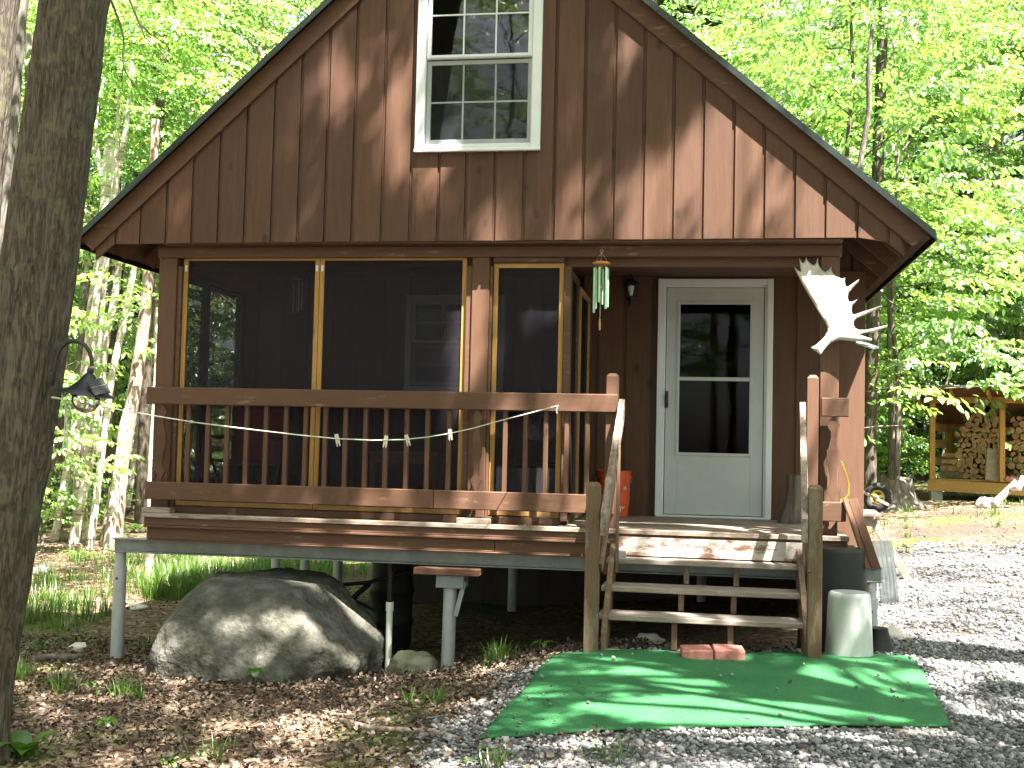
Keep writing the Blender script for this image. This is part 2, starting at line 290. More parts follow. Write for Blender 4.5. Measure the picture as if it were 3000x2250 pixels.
def turfmat():
    m, nt, b = newmat('green_artificial_turf'); L = nt.links
    tc = N(nt, 'ShaderNodeTexCoord')
    n = N(nt, 'ShaderNodeTexNoise'); n.inputs['Scale'].default_value = 140; n.inputs['Detail'].default_value = 3; L.new(tc.outputs['Object'], n.inputs['Vector'])
    n2 = N(nt, 'ShaderNodeTexNoise'); n2.inputs['Scale'].default_value = 3; n2.inputs['Detail'].default_value = 6; L.new(tc.outputs['Object'], n2.inputs['Vector'])
    r = ramp(nt, [(.3, (.019, .102, .034)), (.6, (.038, .186, .066)), (.8, (.084, .258, .114))]); L.new(n.outputs['Fac'], r.inputs[0])
    r2 = ramp(nt, [(.3, (.75, .75, .75)), (.7, (1.15, 1.1, 1.1))]); L.new(n2.outputs['Fac'], r2.inputs[0])
    mm = N(nt, 'ShaderNodeVectorMath', operation='MULTIPLY'); L.new(r.outputs[0], mm.inputs[0]); L.new(r2.outputs[0], mm.inputs[1])
    n4 = N(nt, 'ShaderNodeTexNoise'); n4.inputs['Scale'].default_value = 34; n4.inputs['Detail'].default_value = 6; n4.inputs['Roughness'].default_value = .7; L.new(tc.outputs['Object'], n4.inputs['Vector'])
    r4 = ramp(nt, [(.60, (0, 0, 0)), (.68, (.8, .8, .8))]); L.new(n4.outputs['Fac'], r4.inputs[0])
    mx = N(nt, 'ShaderNodeMixRGB'); L.new(r4.outputs[0], mx.inputs[0]); L.new(mm.outputs[0], mx.inputs[1]); mx.inputs[2].default_value = (.10, .085, .05, 1)
    L.new(mx.outputs[0], b.inputs['Base Color']); b.inputs['Roughness'].default_value = .75; b.inputs['Specular IOR Level'].default_value = .25
    bp = N(nt, 'ShaderNodeBump'); bp.inputs['Strength'].default_value = .7; bp.inputs['Distance'].default_value = .01; L.new(n.outputs['Fac'], bp.inputs['Height']); L.new(bp.outputs[0], b.inputs['Normal'])
    return m
M['turf'] = turfmat()
def lucent():
    m, nt, b = newmat('cloudy_plastic_sheet'); b.inputs['Base Color'].default_value = (.45, .47, .48, 1); b.inputs['Roughness'].default_value = .35; b.inputs['Alpha'].default_value = .62
    return m
M['sheet'] = lucent()

# ------------------------------------------------------------------ mesh helpers
def link(o): COL.objects.link(o); return o
def origin_of(p):
    v = Vector((0, 0, 0))
    while p is not None: v += p.location; p = p.parent
    return v
def mesh_np(name, V, Fq, mat, parent=None, smooth=False, rel=True):
    """V (n,3); Fq (m,k) faces all with k corners"""
    V = np.asarray(V, np.float32); Fq = np.asarray(Fq, np.int32)
    if parent is not None and rel: V = V - np.array(origin_of(parent), np.float32)
    me = bpy.data.meshes.new(name); k = Fq.shape[1]
    me.vertices.add(len(V)); me.vertices.foreach_set('co', V.ravel())
    me.loops.add(Fq.size); me.loops.foreach_set('vertex_index', Fq.ravel())
    me.polygons.add(len(Fq)); me.polygons.foreach_set('loop_start', np.arange(0, Fq.size, k, dtype=np.int32))
    try: me.polygons.foreach_set('loop_total', np.full(len(Fq), k, np.int32))
    except Exception: pass
    if smooth: me.polygons.foreach_set('use_smooth', np.ones(len(Fq), bool))
    me.update(calc_edges=True); me.validate()
    if mat: me.materials.append(mat)
    o = bpy.data.objects.new(name, me); link(o); o.parent = parent
    return o

class MB:
    def __init__(s): s.v = []; s.f = []; s.mi = []; s.cur = 0
    def add(s, vs, fs):
        n = len(s.v); s.v += [tuple(v) for v in vs]; s.f += [tuple(i + n for i in f) for f in fs]; s.mi += [s.cur] * len(fs); return s
    def box(s, x0, x1, y0, y1, z0, z1):
        return s.add([(x0,y0,z0),(x1,y0,z0),(x1,y1,z0),(x0,y1,z0),(x0,y0,z1),(x1,y0,z1),(x1,y1,z1),(x0,y1,z1)],
                     [(0,3,2,1),(4,5,6,7),(0,1,5,4),(1,2,6,5),(2,3,7,6),(3,0,4,7)])
    def beam(s, a, b, w, h, up=(0, 0, 1)):
        """box from a to b, w wide (sideways), h tall (towards up)"""
        a = Vector(a); b = Vector(b); t = (b - a).normalized(); u = Vector(up); sd = t.cross(u).normalized(); u = sd.cross(t)
        r = []
        for p in (a, b):
            for i, j in ((-1,-1),(1,-1),(1,1),(-1,1)): r.append(p + sd * (w / 2 * i) + u * (h / 2 * j))
        return s.add(r, [(3,2,1,0),(4,5,6,7),(0,1,5,4),(1,2,6,5),(2,3,7,6),(3,0,4,7)])
    def prism(s, pts, y0, y1):
        """polygon pts [(x,z)] extruded from y0 to y1"""
        n = len(pts); a = sum(pts[i][0] * pts[(i+1) % n][1] - pts[(i+1) % n][0] * pts[i][1] for i in range(n))
        if a < 0: pts = pts[::-1]
        v = [(x, y0, z) for x, z in pts] + [(x, y1, z) for x, z in pts]
        return s.add(v, [tuple(range(n)), tuple(range(2*n-1, n-1, -1))] + [(i, i+n, (i+1) % n + n, (i+1) % n) for i in range(n)])
    def prismx(s, pts, x0, x1):
        n = len(pts); a = sum(pts[i][0] * pts[(i+1) % n][1] - pts[(i+1) % n][0] * pts[i][1] for i in range(n))
        if a < 0: pts = pts[::-1]
        v = [(x0, y, z) for y, z in pts] + [(x1, y, z) for y, z in pts]
        return s.add(v, [tuple(range(n-1, -1, -1)), tuple(range(n, 2*n))] + [(i, (i+1) % n, (i+1) % n + n, i+n) for i in range(n)])
    def tube(s, path, rad, n=10, cap=True):
        path = [Vector(p) for p in path]; m = len(path)
        if not hasattr(rad, '__len__'): rad = [rad] * m
        t0 = (path[1] - path[0]).normalized(); ref = Vector((0, 0, 1)) if abs(t0.z) < .9 else Vector((1, 0, 0))
        u = t0.cross(ref).normalized(); vs = []
        for i, p in enumerate(path):
            t = (path[min(i+1, m-1)] - path[max(i-1, 0)]).normalized()
            u = (u - t * u.dot(t)).normalized(); w = t.cross(u)
            for k in range(n):
                a = 2 * math.pi * k / n; vs.append(p + (u * math.cos(a) + w * math.sin(a)) * rad[i])
        fs = [(i*n+k, i*n+(k+1) % n, (i+1)*n+(k+1) % n, (i+1)*n+k) for i in range(m-1) for k in range(n)]
        if cap: fs += [tuple(range(n-1, -1, -1)), tuple((m-1)*n+k for k in range(n))]
        return s.add(vs, fs)
    def lathe(s, prof, c=(0, 0, 0), n=32, ax=None):
        """prof [(r,z)] turned round a vertical axis through c"""
        c = Vector(c); vs = []; m = len(prof)
        for r, z in prof:
            for k in range(n):
                a = 2 * math.pi * k / n; vs.append(c + Vector((r * math.cos(a), r * math.sin(a), z)))
        fs = [(i*n+k, i*n+(k+1) % n, (i+1)*n+(k+1) % n, (i+1)*n+k) for i in range(m-1) for k in range(n)]
        if prof[0][0] > 1e-4: fs.append(tuple(range(n-1, -1, -1)))
        if prof[-1][0] > 1e-4: fs.append(tuple((m-1)*n+k for k in range(n)))
        return s.add(vs, fs)
    def torus(s, c, R, r, axis, n=32, k=12):
        c = Vector(c); q = Vector(axis).to_track_quat('Z', 'Y'); vs = []
        for i in range(n):
            a = 2*math.pi*i/n
            for j in range(k):
                b = 2*math.pi*j/k; vs.append(c + q @ Vector(((R + r*math.cos(b))*math.cos(a), (R + r*math.cos(b))*math.sin(a), r*math.sin(b))))
        return s.add(vs, [(i*k+j, ((i+1) % n)*k+j, ((i+1) % n)*k+(j+1) % k, i*k+(j+1) % k) for i in range(n) for j in range(k)])
    def xform(s, mat, start=0):
        for i in range(start, len(s.v)): s.v[i] = tuple(mat @ Vector(s.v[i]))
        return s
    def build(s, name, mat, parent=None, smooth=False, bevel=0, seg=1, sub=0):
        off = origin_of(parent); me = bpy.data.meshes.new(name)
        me.from_pydata([(v[0]-off.x, v[1]-off.y, v[2]-off.z) for v in s.v], [], s.f)
        mats = mat if isinstance(mat, (list, tuple)) else [mat]
        for m_ in mats: me.materials.append(m_)
        if len(mats) > 1: me.polygons.foreach_set('material_index', s.mi)
        if smooth:
            me.polygons.foreach_set('use_smooth', [True] * len(s.f))
            try: me.set_sharp_from_angle(angle=math.radians(40))
            except Exception: pass
        me.update(); o = bpy.data.objects.new(name, me); link(o); o.parent = parent
        if bevel:
            b = o.modifiers.new('edge', 'BEVEL'); b.width = bevel; b.segments = seg; b.limit_method = 'ANGLE'; b.angle_limit = math.radians(50)
        if sub:
            q = o.modifiers.new('round', 'SUBSURF'); q.levels = sub; q.render_levels = sub
        return o
def tag(o, label, cat, group=None, kind=None):
    if label: o['label'] = label
    if cat: o['category'] = cat
    if group: o['group'] = group
    if kind: o['kind'] = kind
    return o
def thing(name, loc, label, cat, group=None):
    o = bpy.data.objects.new(name, None); o.empty_display_size = .1; o.location = Vector(loc); link(o)
    return tag(o, label, cat, group)
def solo(o, loc):
    """move a one-mesh thing's origin to loc"""
    loc = Vector(loc); o.data.transform(Matrix.Translation(-loc)); o.location = loc; return o
def kids(o): return [c for c in bpy.data.objects if c.parent == o]
def copy_tree(o, parent=None, ch=None):
    c = o.copy(); COL.objects.link(c); c.parent = parent
    for k in (ch[o.name] if ch else kids(o)): 
        d = k.copy(); COL.objects.link(d); d.parent = c
    return c

# ================================================================== CABIN
YG, YR, YB, YS, YW, ZD = -.05, -.078, .10, .15, 1.8, .81
YEND = 6.4
XWL, XWR = -4.46, 1.37
LS, RS = .911, .859                                   # slopes of the two roof sides
def roof_l(x): return 3.011 + LS * (x + 5.037)
def roof_r(x): return 3.025 - RS * (x - 1.593)
XA = -1.812; ZA = roof_l(XA)
def roof(x): return min(roof_l(x), roof_r(x))
cabin = thing('cabin', (-1.8, 3.0, 0), 'brown stained wooden cabin on steel piers with a screened front porch', 'cabin')

# gable siding: vertical boards with a recessed strip beside each joint, left open for the loft window
LINES = [-4.91,-4.724,-4.513,-4.293,-4.074,-3.851,-3.629,-3.404,-3.186,-2.964,-2.741,-2.503,-2.275,-2.052,-1.834,-1.609,-1.38,-1.148,-.923,-.695,-.471,-.249,-.027,.199,.423,.645,.866,1.094,1.315,1.424]
WX0, WX1, WZ0, WZ1 = -2.257, -1.271, 3.68, 5.19
def sid_top(x): return roof(x) - .06
def sid_bot(x):
    if x < -4.745: return 2.977 - .80 * (-4.745 - x)
    if x > 1.25: return 2.998 - .80 * (x - 1.25)
    return 2.977 + (x + 4.745) / 5.995 * .021
def board_polys(xa, xb, zb, zt, win):
    """polygons of a board between xa and xb with the window cut out"""
    cuts = sorted({xa, xb} | {c for c in ((win[0], win[1]) if win else ()) if xa < c < xb} | ({XA} if xa < XA < xb else set()))
    out = []
    for a, b in zip(cuts[:-1], cuts[1:]):
        m = (a + b) / 2
        if win and win[0] < m < win[1]:
            out.append([(a, zb(a)), (b, zb(b)), (b, win[2]), (a, win[2])])
            if min(zt(a), zt(b)) > win[3]: out.append([(a, win[3]), (b, win[3]), (b, zt(b)), (a, zt(a))])
        else: out.append([(a, zb(a)), (b, zb(b)), (b, zt(b)), (a, zt(a))])
    return out
def siding(lines, yf, zb, zt, wins, strip=.024, th=.022):
    mb = MB()
    def winfor(a, b):
        for w in wins:
            if b > w[0] and a < w[1]: return w
        return None
    for i, (a, b) in enumerate(zip(lines[:-1], lines[1:])):
        jit = random.uniform(0, .0025)
        for p in board_polys(a + .002, b - strip, zb, zt, winfor(a, b)): mb.prism(p, yf - jit, yf + th)
        for p in board_polys(b - strip + .0015, b - .001, zb, zt, winfor(a, b)): mb.prism(p, yf + .015, yf + th - .001)
    return mb
gable = siding(LINES, YG, sid_bot, sid_top, [(WX0 + .02, WX1 - .02, WZ0 + .02, WZ1 - .02)]).build('gable_siding', M['siding'], cabin)

# rake boards
def rake(name, left):
    mb = MB(); d = .205
    if left: pts = [(-5.03, 3.012), (XA, ZA - .012), (XA, ZA - d), (-4.925, 2.915)]
    else: pts = [(XA + .002, ZA - .012), (1.587, 3.022), (1.475, 2.925), (XA + .002, ZA - d)]
    return mb.prism(pts, YR, YG - .003).build(name, M['trim'], cabin, bevel=.003)
rake('rake_board', True); rake('rake_board', False)

# roof: dark metal over board sheathing, with bright folded edge trim and exposed rafters
sh = MB()
for fn, xa, xb in ((roof_l, -5.04, XA), (roof_r, XA, 1.60)):
    sh.prism([(xa, fn(xa) - .005), (xb, fn(xb) - .005), (xb, fn(xb) - .03), (xa, fn(xa) - .03)], YG + .005, YEND + .25)
sheath = sh.build('roof_sheathing', M['trim'], cabin)
rm = MB()
for fn, xa, xb in ((roof_l, -5.055, XA), (roof_r, XA, 1.615)):
    rm.prism([(xa, fn(xa) + .012), (xb, fn(xb) + .012), (xb, fn(xb) - .003), (xa, fn(xa) - .003)], -.14, YEND + .28)
roofo = rm.build('roof', M['roofmetal'], cabin)
de = MB()
for fn, xa, xb in ((roof_l, -5.06, XA), (roof_r, XA, 1.62)):
    de.prism([(xa, fn(xa) + .018), (xb, fn(xb) + .018), (xb, fn(xb) - .042), (xa, fn(xa) - .042)], -.156, -.143)
    de.prism([(xa, fn(xa) + .022), (xb, fn(xb) + .022), (xb, fn(xb) + .0135), (xa, fn(xa) + .0135)], -.156, -.03)
de.box(-5.07, -5.056, -.14, YEND + .28, roof_l(-5.06) - .05, roof_l(-5.06) + .012)
de.box(1.617, 1.63, -.14, YEND + .28, roof_r(1.62) - .05, roof_r(1.62) + .012)
de.build('drip_edge', M['roofmetal'], roofo, bevel=.003)
for side in (0, 1):
    for y in (.42, .95, 1.5, 2.1, 2.7, 3.3, 3.9, 4.5, 5.1, 5.7):
        mb = MB()
        if side == 0: a, b, fn = -5.0, -4.0, roof_l; pts = [(a, fn(a) - .032), (b, fn(b) - .032), (b, fn(b) - .032 - .17), (a + .09, fn(a + .09) - .20)]
        else: a, b, fn = .72, 1.56, roof_r; pts = [(a, fn(a) - .032), (b, fn(b) - .032), (b - .09, fn(b - .09) - .20), (a, fn(a) - .202)]
        mb.prism(pts, y, y + .045).build('rafter', M['trim'], roofo)

# porch ceiling, beam, end trim
MB().box(XWL + .12, .99, YG + .025, YW - .002, 2.972, 2.994).build('porch_ceiling', M['trim'], cabin)
bm_ = MB(); bm_.box(-4.44, 1.0, YB, YB + .09, 2.885, 2.970); bm_.box(-4.40, .98, YB + .092, YB + .18, 2.80 + .02, 2.968)
bm_.build('porch_beam', M['trim'], cabin, bevel=.003)
# front posts
def post(x0, x1, z0=ZD, z1=2.883, y0=YB, y1=YB + .13): return MB().box(x0, x1, y0, y1, z0, z1).build('porch_post', M['post'], cabin, bevel=.006)
post(-4.426, -4.272); post(-1.812, -1.672); post(.845, .983)
# brown jamb trim beside the screens
jt = MB()
for x0, x1 in ((-4.270, -4.236), (-1.858, -1.815), (-1.670, -1.650), (-1.085, -1.03)): jt.box(x0, x1, YB + .02, YB + .12, .845, 2.818)
jt.box(-1.648, -1.087, YB + .02, YB + .12, 2.845, 2.884)
jt.box(-4.234, -1.86, YB + .022, YB + .118, .812, .862); jt.box(-1.648, -1.087, YB + .022, YB + .118, .812, .862)
jt.build('jamb_trim', M['trim'], cabin, bevel=.002)
# screens
def screen(x0, x1, z0, z1, y=YS, w=.037, mid=None):
    mb = MB(); e = .0012
    mb.box(x0, x0 + w, y, y + .03, z0, z1); mb.box(x1 - w, x1, y, y + .03, z0, z1)
    mb.cur = 1
    mb.box(x0 + w + e, x1 - w - e, y + .001, y + .029, z1 - w, z1 - .0005); mb.box(x0 + w + e, x1 - w - e, y + .001, y + .029, z0 + .0005, z0 + w)
    f = mb.build('screen_panel', [M['pine'], M['pineh']], cabin, bevel=.002)
    MB().box(x0 + w, x1 - w, y + .014, y + .0155, z0 + w, z1 - w).build('insect_screen', M['screen'], f)
    return f
sp1 = screen(-4.234, -3.074, .868, 2.905); sp2 = screen(-3.070, -1.862, .868, 2.905); screen(-1.646, -1.090, .872, 2.843)
for f_, x_ in ((sp1, -4.212), (sp1, -3.095), (sp2, -3.049)): MB().box(x_ - .009, x_ + .009, YS - .004, YS - .0005, 2.78, 2.83).build('catch_plate', M['white'], f_)
# right side of the screened room: framed screens and a door frame, seen edge on
def side_screen(x, y0, y1, z0, z1, w=.06, mat='trim', dep=.035):
    mb = MB()
    mb.box(x, x + dep, y0, y0 + w, z0, z1); mb.box(x, x + dep, y1 - w, y1, z0, z1)
    mb.box(x + .001, x + dep - .001, y0 + w, y1 - w, z1 - w, z1 - .001); mb.box(x + .001, x + dep - .001, y0 + w, y1 - w, z0 + .001, z0 + w)
    f = mb.build('side_screen', M[mat], cabin, bevel=.002)
    MB().box(x + dep * .45, x + dep * .45 + .0015, y0 + w, y1 - w, z0 + w, z1 - w).build('insect_screen', M['screen'], f)
side_screen(-1.075, .24, .84, .815, 2.81); side_screen(-1.06, .845, 1.64, .83, 2.75, .045, 'pineh')
MB().box(-1.085, -1.03, 1.645, 1.775, .813, 2.965).build('corner_stud', M['trim'], cabin)
# left side of the screened room (open to the woods)
side_screen(-4.40, .24, .93, .815, 2.86); side_screen(-4.40, .935, 1.79, .815, 2.86)

# wall behind the porch with door and window openings
DX0, DX1, DZ1 = -.425, .594, 2.95
IW = (-2.766, -1.83, 1.906, 2.799)
wl = [XWL + .25 * i for i in range(24)]; wl[-1] = XWR; wl = [x for x in wl if x < XWR - .05] + [XWR]
wb = siding([x for x in wl if x <= -.44] + [DX0 + .03], YW, lambda x: ZD, lambda x: min(3.6, roof(x) - .05), [(IW[0] + .03, IW[1] - .03, IW[2] + .03, IW[3] - .03)])
wb2 = siding([DX1 - .03, .80, 1.04, 1.28, XWR], YW, lambda x: ZD, lambda x: min(3.4, roof(x) - .05), [])
wb.add(wb2.v, wb2.f); wb.box(DX0 + .03, DX1 - .03, YW, YW + .02, DZ1 - .04, 3.3)
wb.build('porch_wall', M['siding'], cabin)
cb = MB().box(1.10, 1.385, YW - .03, YW - .002, ZD - .2, 3.02); cb.build('corner_board', M['post'], cabin, bevel=.003)
for x in (XWL, XWR - .02):
    sw = MB()
    for k in range(20):
        y0 = YW + .024 + k * .229; y1 = min(y0 + .205, YEND - .03)
        if y0 < YEND - .1: sw.box(x, x + .022, y0, y1, .62, roof(x + .01) - .05); sw.box(x + .004, x + .018, y1 + .001, min(y0 + .228, YEND - .03), .62, roof(x + .01) - .05)
    sw.build('side_wall', M['siding'], cabin)
rw = MB().prism([(XWL, .62), (XWR, .62), (XWR, roof(XWR) - .05), (XA, ZA - .06), (XWL, roof(XWL) - .05)], YEND - .025, YEND); rw.build('rear_wall', M['siding'], cabin)
fl = MB(); fl.box(XWL + .03, XWR - .03, YW + .03, YEND - .03, .62, ZD); fl.build('floor_deck', M['trim'], cabin)
lf = MB().box(XWL + .03, XWR - .03, YW + .03, YEND - .03, 3.0, 3.05); lf.build('loft_floor', M['trim'], cabin)
# loft interior lining: diagonal boards seen through the upper window
li = MB()
for k in range(5):
    x0 = -3.7 + k * .26; li.beam((x0, 2.6, 3.1), (x0 + 1.9, 2.6, 5.2), .012, .24, up=(-1, 0, .9))
li.build('loft_lining', M['trim'], cabin)

# windows
def bar(mb, x0, x1, z0, z1, y0, y1): mb.box(x0, x1, y0, y1, z0, z1)
def window(x0, x1, z0, z1, y, cas=.05, proud=.045, zmeet=None, sill=True):
    """double-hung, three panes by two in each sash; y is the face of the wall"""
    c = MB(); yf = y - proud
    c.box(x0, x0 + cas, yf, y + .05, z0, z1); c.box(x1 - cas, x1, yf, y + .05, z0, z1)
    c.box(x0 + cas, x1 - cas, yf + .002, y + .049, z1 - cas, z1 - .001); c.box(x0 + cas, x1 - cas, yf + .002, y + .049, z0 + .001, z0 + cas * .8)
    if sill: c.prismx([(yf - .012, z0 - .004), (yf - .012, z0 + .014), (yf - .001, z0 + .024), (yf - .001, z0 - .004)], x0 - .004, x1 + .004)
    w = c.build('window', M['white'], cabin, bevel=.004)
    zm = zmeet or (z0 + z1) / 2; ix0, ix1 = x0 + cas + .004, x1 - cas - .004
    for (a, b, ys) in ((zm - .012, z1 - cas - .003, yf + .022), (z0 + cas * .8 + .012, zm - .016, yf + .05)):
        s = MB(); t = .034
        s.box(ix0, ix0 + t, ys, ys + .026, a, b); s.box(ix1 - t, ix1, ys, ys + .026, a, b)
        s.box(ix0 + t, ix1 - t, ys + .001, ys + .025, b - t, b - .0005); s.box(ix0 + t, ix1 - t, ys + .001, ys + .025, a + .0005, a + t)
        gx0, gx1, gz0, gz1 = ix0 + t, ix1 - t, a + t, b - t; m = .0065
        xs = [gx0 + (gx1 - gx0) * k / 3 for k in (1, 2)]; zc = (gz0 + gz1) / 2
        for x in xs: s.box(x - m, x + m, ys + .006, ys + .020, gz0 + .0005, gz1 - .0005)
        for p, q in ((gx0, xs[0] - m), (xs[0] + m, xs[1] - m), (xs[1] + m, gx1)): s.box(p + .0005, q - .0005, ys + .007, ys + .019, zc - m, zc + m)
        so = s.build('sash', M['white'], w, bevel=.002)
        MB().box(gx0, gx1, ys + .012, ys + .0145, gz0, gz1).build('pane', M['glass'], w)
    MB().box(ix0 + .004, ix1 - .004, yf + .016, yf + .0172, z0 + cas * .8, zm).build('insect_screen', M['finescreen'], w)
    return w
window(WX0, WX1, WZ0, WZ1, YG, .072, .038, zmeet=4.425)
window(*IW, YW, .05, .04)

# front storm door
dm = MB(); t = .055
dm.box(DX0, DX0 + t, YW - .05, YW + .05, ZD + .006, DZ1); dm.box(DX1 - t, DX1, YW - .05, YW + .05, ZD + .006, DZ1); dm.box(DX0 + t, DX1 - t, YW - .048, YW + .048, DZ1 - t, DZ1 - .001)
dm.box(DX0 + t, DX0 + t + .018, YW - .03, YW + .03, ZD + .02, DZ1 - t - .001); dm.box(DX1 - t - .018, DX1 - t, YW - .03, YW + .03, ZD + .02, DZ1 - t - .001)
dm.box(DX0 + t + .018, DX1 - t - .018, YW - .029, YW + .029, DZ1 - t - .02, DZ1 - t - .001)
dm.box(DX0 + .01, DX1 - .01, YW - .07, YW + .04, ZD + .001, ZD + .02)
door = dm.build('front_door', M['white'], cabin, bevel=.004)
a, b = DX0 + t + .024, DX1 - t - .024; z0, z1 = ZD + .026, DZ1 - t - .024
g0, g1 = P(1988, 1000, y=YW - .02).x, P(2202, 1000, y=YW - .02).x; gz1, gz0 = P(2095, 888, y=YW - .02).z, P(2095, 1332, y=YW - .02).z
ds = MB(); y0, y1 = YW - .024, YW + .012
ds.box(a, g0, y0, y1, z0, z1); ds.box(g1, b, y0, y1, z0, z1); ds.box(g0, g1, y0 + .0005, y1 - .001, gz1, z1 - .0005); ds.box(g0, g1, y0 + .0005, y1 - .001, z0 + .0005, gz0)
m_ = .014                                                    # raised glazing bead and middle bar
ds.box(g0 - m_, g0 + m_, y0 - .010, y0 - .0005, gz0 - m_, gz1 + m_); ds.box(g1 - m_, g1 + m_, y0 - .010, y0 - .0005, gz0 - m_, gz1 + m_)
ds.box(g0 + m_, g1 - m_, y0 - .0095, y0 - .0007, gz1 - m_, gz1 + m_ - .0005); ds.box(g0 + m_, g1 - m_, y0 - .0095, y0 - .0007, gz0 - m_ + .0005, gz0 + m_)
zb_ = P(2095, 1111, y=YW).z; ds.box(g0 + m_, g1 - m_, y0 - .008, y0 + .012, zb_ - .017, zb_ + .017)
ds.build('door_leaf', M['door'], door, bevel=.003)
MB().box(g0, g1, y0 + .014, y0 + .018, gz0, gz1).build('pane', M['doorglass'], door)
hx, hz = P(1953, 1170, y=y0 - .02).x, P(1953, 1170, y=y0 - .02).z
hd = MB(); hd.box(hx - .014, hx + .014, y0 - .014, y0 - .001, hz - .075, hz + .075); hd.tube([(hx, y0 - .016, hz + .06), (hx, y0 - .045, hz + .035), (hx, y0 - .05, hz - .02), (hx, y0 - .03, hz - .07)], [.012, .013, .012, .008], 8)
hd.build('handle', M['black'], door, smooth=True)

# deck boards, nosing and stepped skirt
dk = MB(); nb = 13; wdt = (YW + .02) / nb
for k in range(nb): dk.box(-4.436 + random.uniform(0, .006), 1.055 + random.uniform(-.004, .01), -.02 + k * wdt, -.02 + (k + 1) * wdt - .006, ZD - .034 - random.uniform(0, .002), ZD - random.uniform(0, .002))
dk.build('porch_deck', M['deck'], cabin, bevel=.004)
sk = MB(); sk.box(-4.425, 1.045, .0, .028, .715, ZD - .036); sk.box(-4.428, 1.048, -.006, .026, .695, .713); sk.build('deck_trim', M['trim'], cabin, bevel=.003)
sk = MB(); sk.box(-4.412, -1.57, .03, .065, .60, .7145); sk.box(-1.567, 1.04, .031, .066, .60, .7145)
sk.box(-4.41, 1.04, .02, .066, .588, .5985); sk.build('skirt_board', M['trim'], cabin, bevel=.003)
pl = MB().box(-.64, .74, -.012, -.0015, .615, .755); pl.build('step_riser', M['peel'], cabin, bevel=.003)
# steel beams and piers
def ibeam(x0, x1, y, zt, h=.115, w=.10):
    mb = MB(); mb.box(x0, x1, y - w/2, y + w/2, zt - .012, zt); mb.box(x0, x1, y - w/2, y + w/2, zt - h, zt - h + .012); mb.box(x0 + .001, x1 - .001, y - .006, y + .006, zt - h + .012, zt - .012)
    return mb.build('steel_beam', M['galv'], cabin, bevel=.002)
ibeam(-4.77, 1.31, .20, .583); ibeam(-4.9, 1.4, 4.3, .583)
def pier(x, y, zt, r=.052, collar=True, sleeve=.12):
    zb = tz(x, y) - .25; mb = MB()
    mb.tube([(x, y, zb), (x, y, zt - sleeve)], r, 18); mb.tube([(x, y, zt - sleeve - .002), (x, y, zt)], r * .84, 18)
    mb.tube([(x, y, zt - sleeve - .004), (x, y, zt - sleeve + .003)], r * 1.04, 18)
    p = mb.build('steel_pier', M['pier'], cabin, smooth=True)
    MB().tube([(x, y - r - .002, zt - sleeve - .09), (x, y - r + .02, zt - sleeve - .09)], .011, 10).build('bolt_hole', M['black'], p)
    return p
pier(-4.715, .20, .466); pier(1.235, .20, .466)
for x in (-4.9, -4.55, -4.15, -2.1, .0, 1.2): pier(x, 4.3, .466, .055)
pp = MB(); xm, ym = -1.93, .10
zb = tz(xm, ym); pp.tube([(xm, ym, zb - .25), (xm + .01, ym, .31)], .052, 18); mp_ = pp.build('steel_pier', M['pier'], cabin, smooth=True)
MB().tube([(xm, ym, zb + .0), (xm, ym, zb + .045)], .0535, 18).build('green_band', M['greentape'], mp_)
MB().box(-2.19, -1.68, -.02, .24, .41, .462).build('packing_plank', M['trim'], cabin, bevel=.004)
MB().box(-2.02, -1.80, .02, .2, .31, .408).build('packing_block', M['galv'], cabin, bevel=.004)
MB().beam((-1.86, .03, .10), (-1.80, .05, .36), .035, .012, up=(0, -1, 0)).build('brace_strap', M['galv'], cabin)

# added dark boards that block light to blacken the crawl space
skb = MB()
for k in range(22): skb.box(-3.4 + k * .218, -3.4 + k * .218 + .2178, 4.7, 4.725, -.75, .58)
skb.build('rear_light_block', M['dkwood'], cabin)
skb = MB()
for k in range(18): skb.box(1.33, 1.352, .75 + k * .22, .75 + k * .22 + .21, -.5, .58)
skb.build('side_light_block', M['dkwood'], cabin)
# railing
rl = MB()
rl.box(-4.437, -.645, -.020, .018, 1.682, 1.82)
rl.box(-4.42, -2.05, -.019, .018, .918, 1.06); rl.box(-2.047, -.66, -.020, .018, .918, 1.06)
rl.box(.846, 1.045, -.020, .018, 1.682, 1.82); rl.box(.846, 1.03, -.020, .018, .918, 1.06)
rail = rl.build('porch_railing', M['trim'], cabin, bevel=.006)
for px in (548, 605, 661.5, 718.5, 775.5, 834, 892, 950, 1009, 1068, 1128, 1189, 1250, 1313, 1478, 1538, 1597, 1658, 1719):
    x = P(px, 1320, y=.02).x
    MB().box(x - .018, x + .018, .0195, .056, 1.0, 1.76).build('baluster', M['post'], rail, bevel=.005)
PROF = [(1145,4),(1165,20),(1190,36),(1210,26),(1230,14),(1262,12),(1330,25),(1338,33),(1420,33),(1430,25),(1480,17),(1522,14),(1545,18),(1570,36),(1582,32),(1610,14),(1636,7)]
def fancy(xc, wid=1.0):
    z0, z1 = 1.062, 1.68; k = (z1 - z0) / (1636 - 1145); s = .00118 * wid
    L_ = [(xc - h * s, z1 - (t - 1145) * k) for t, h in PROF]; R_ = [(xc + h * s, z1 - (t - 1145) * k) for t, h in PROF]
    mb = MB()
    for i in range(len(PROF) - 1): mb.prism([L_[i], R_[i], R_[i+1], L_[i+1]], -.004, .017)
    for sd in (-1, 1):                                       # leaf-shaped side pieces at the foot
        mb.prism([(xc + sd * .05, z0 + .0), (xc + sd * .062, z0 + .02), (xc + sd * .058, z0 + .09), (xc + sd * .036, z0 + .045)], -.002, .016)
    mb.build('cutout_baluster', M['post'], rail)
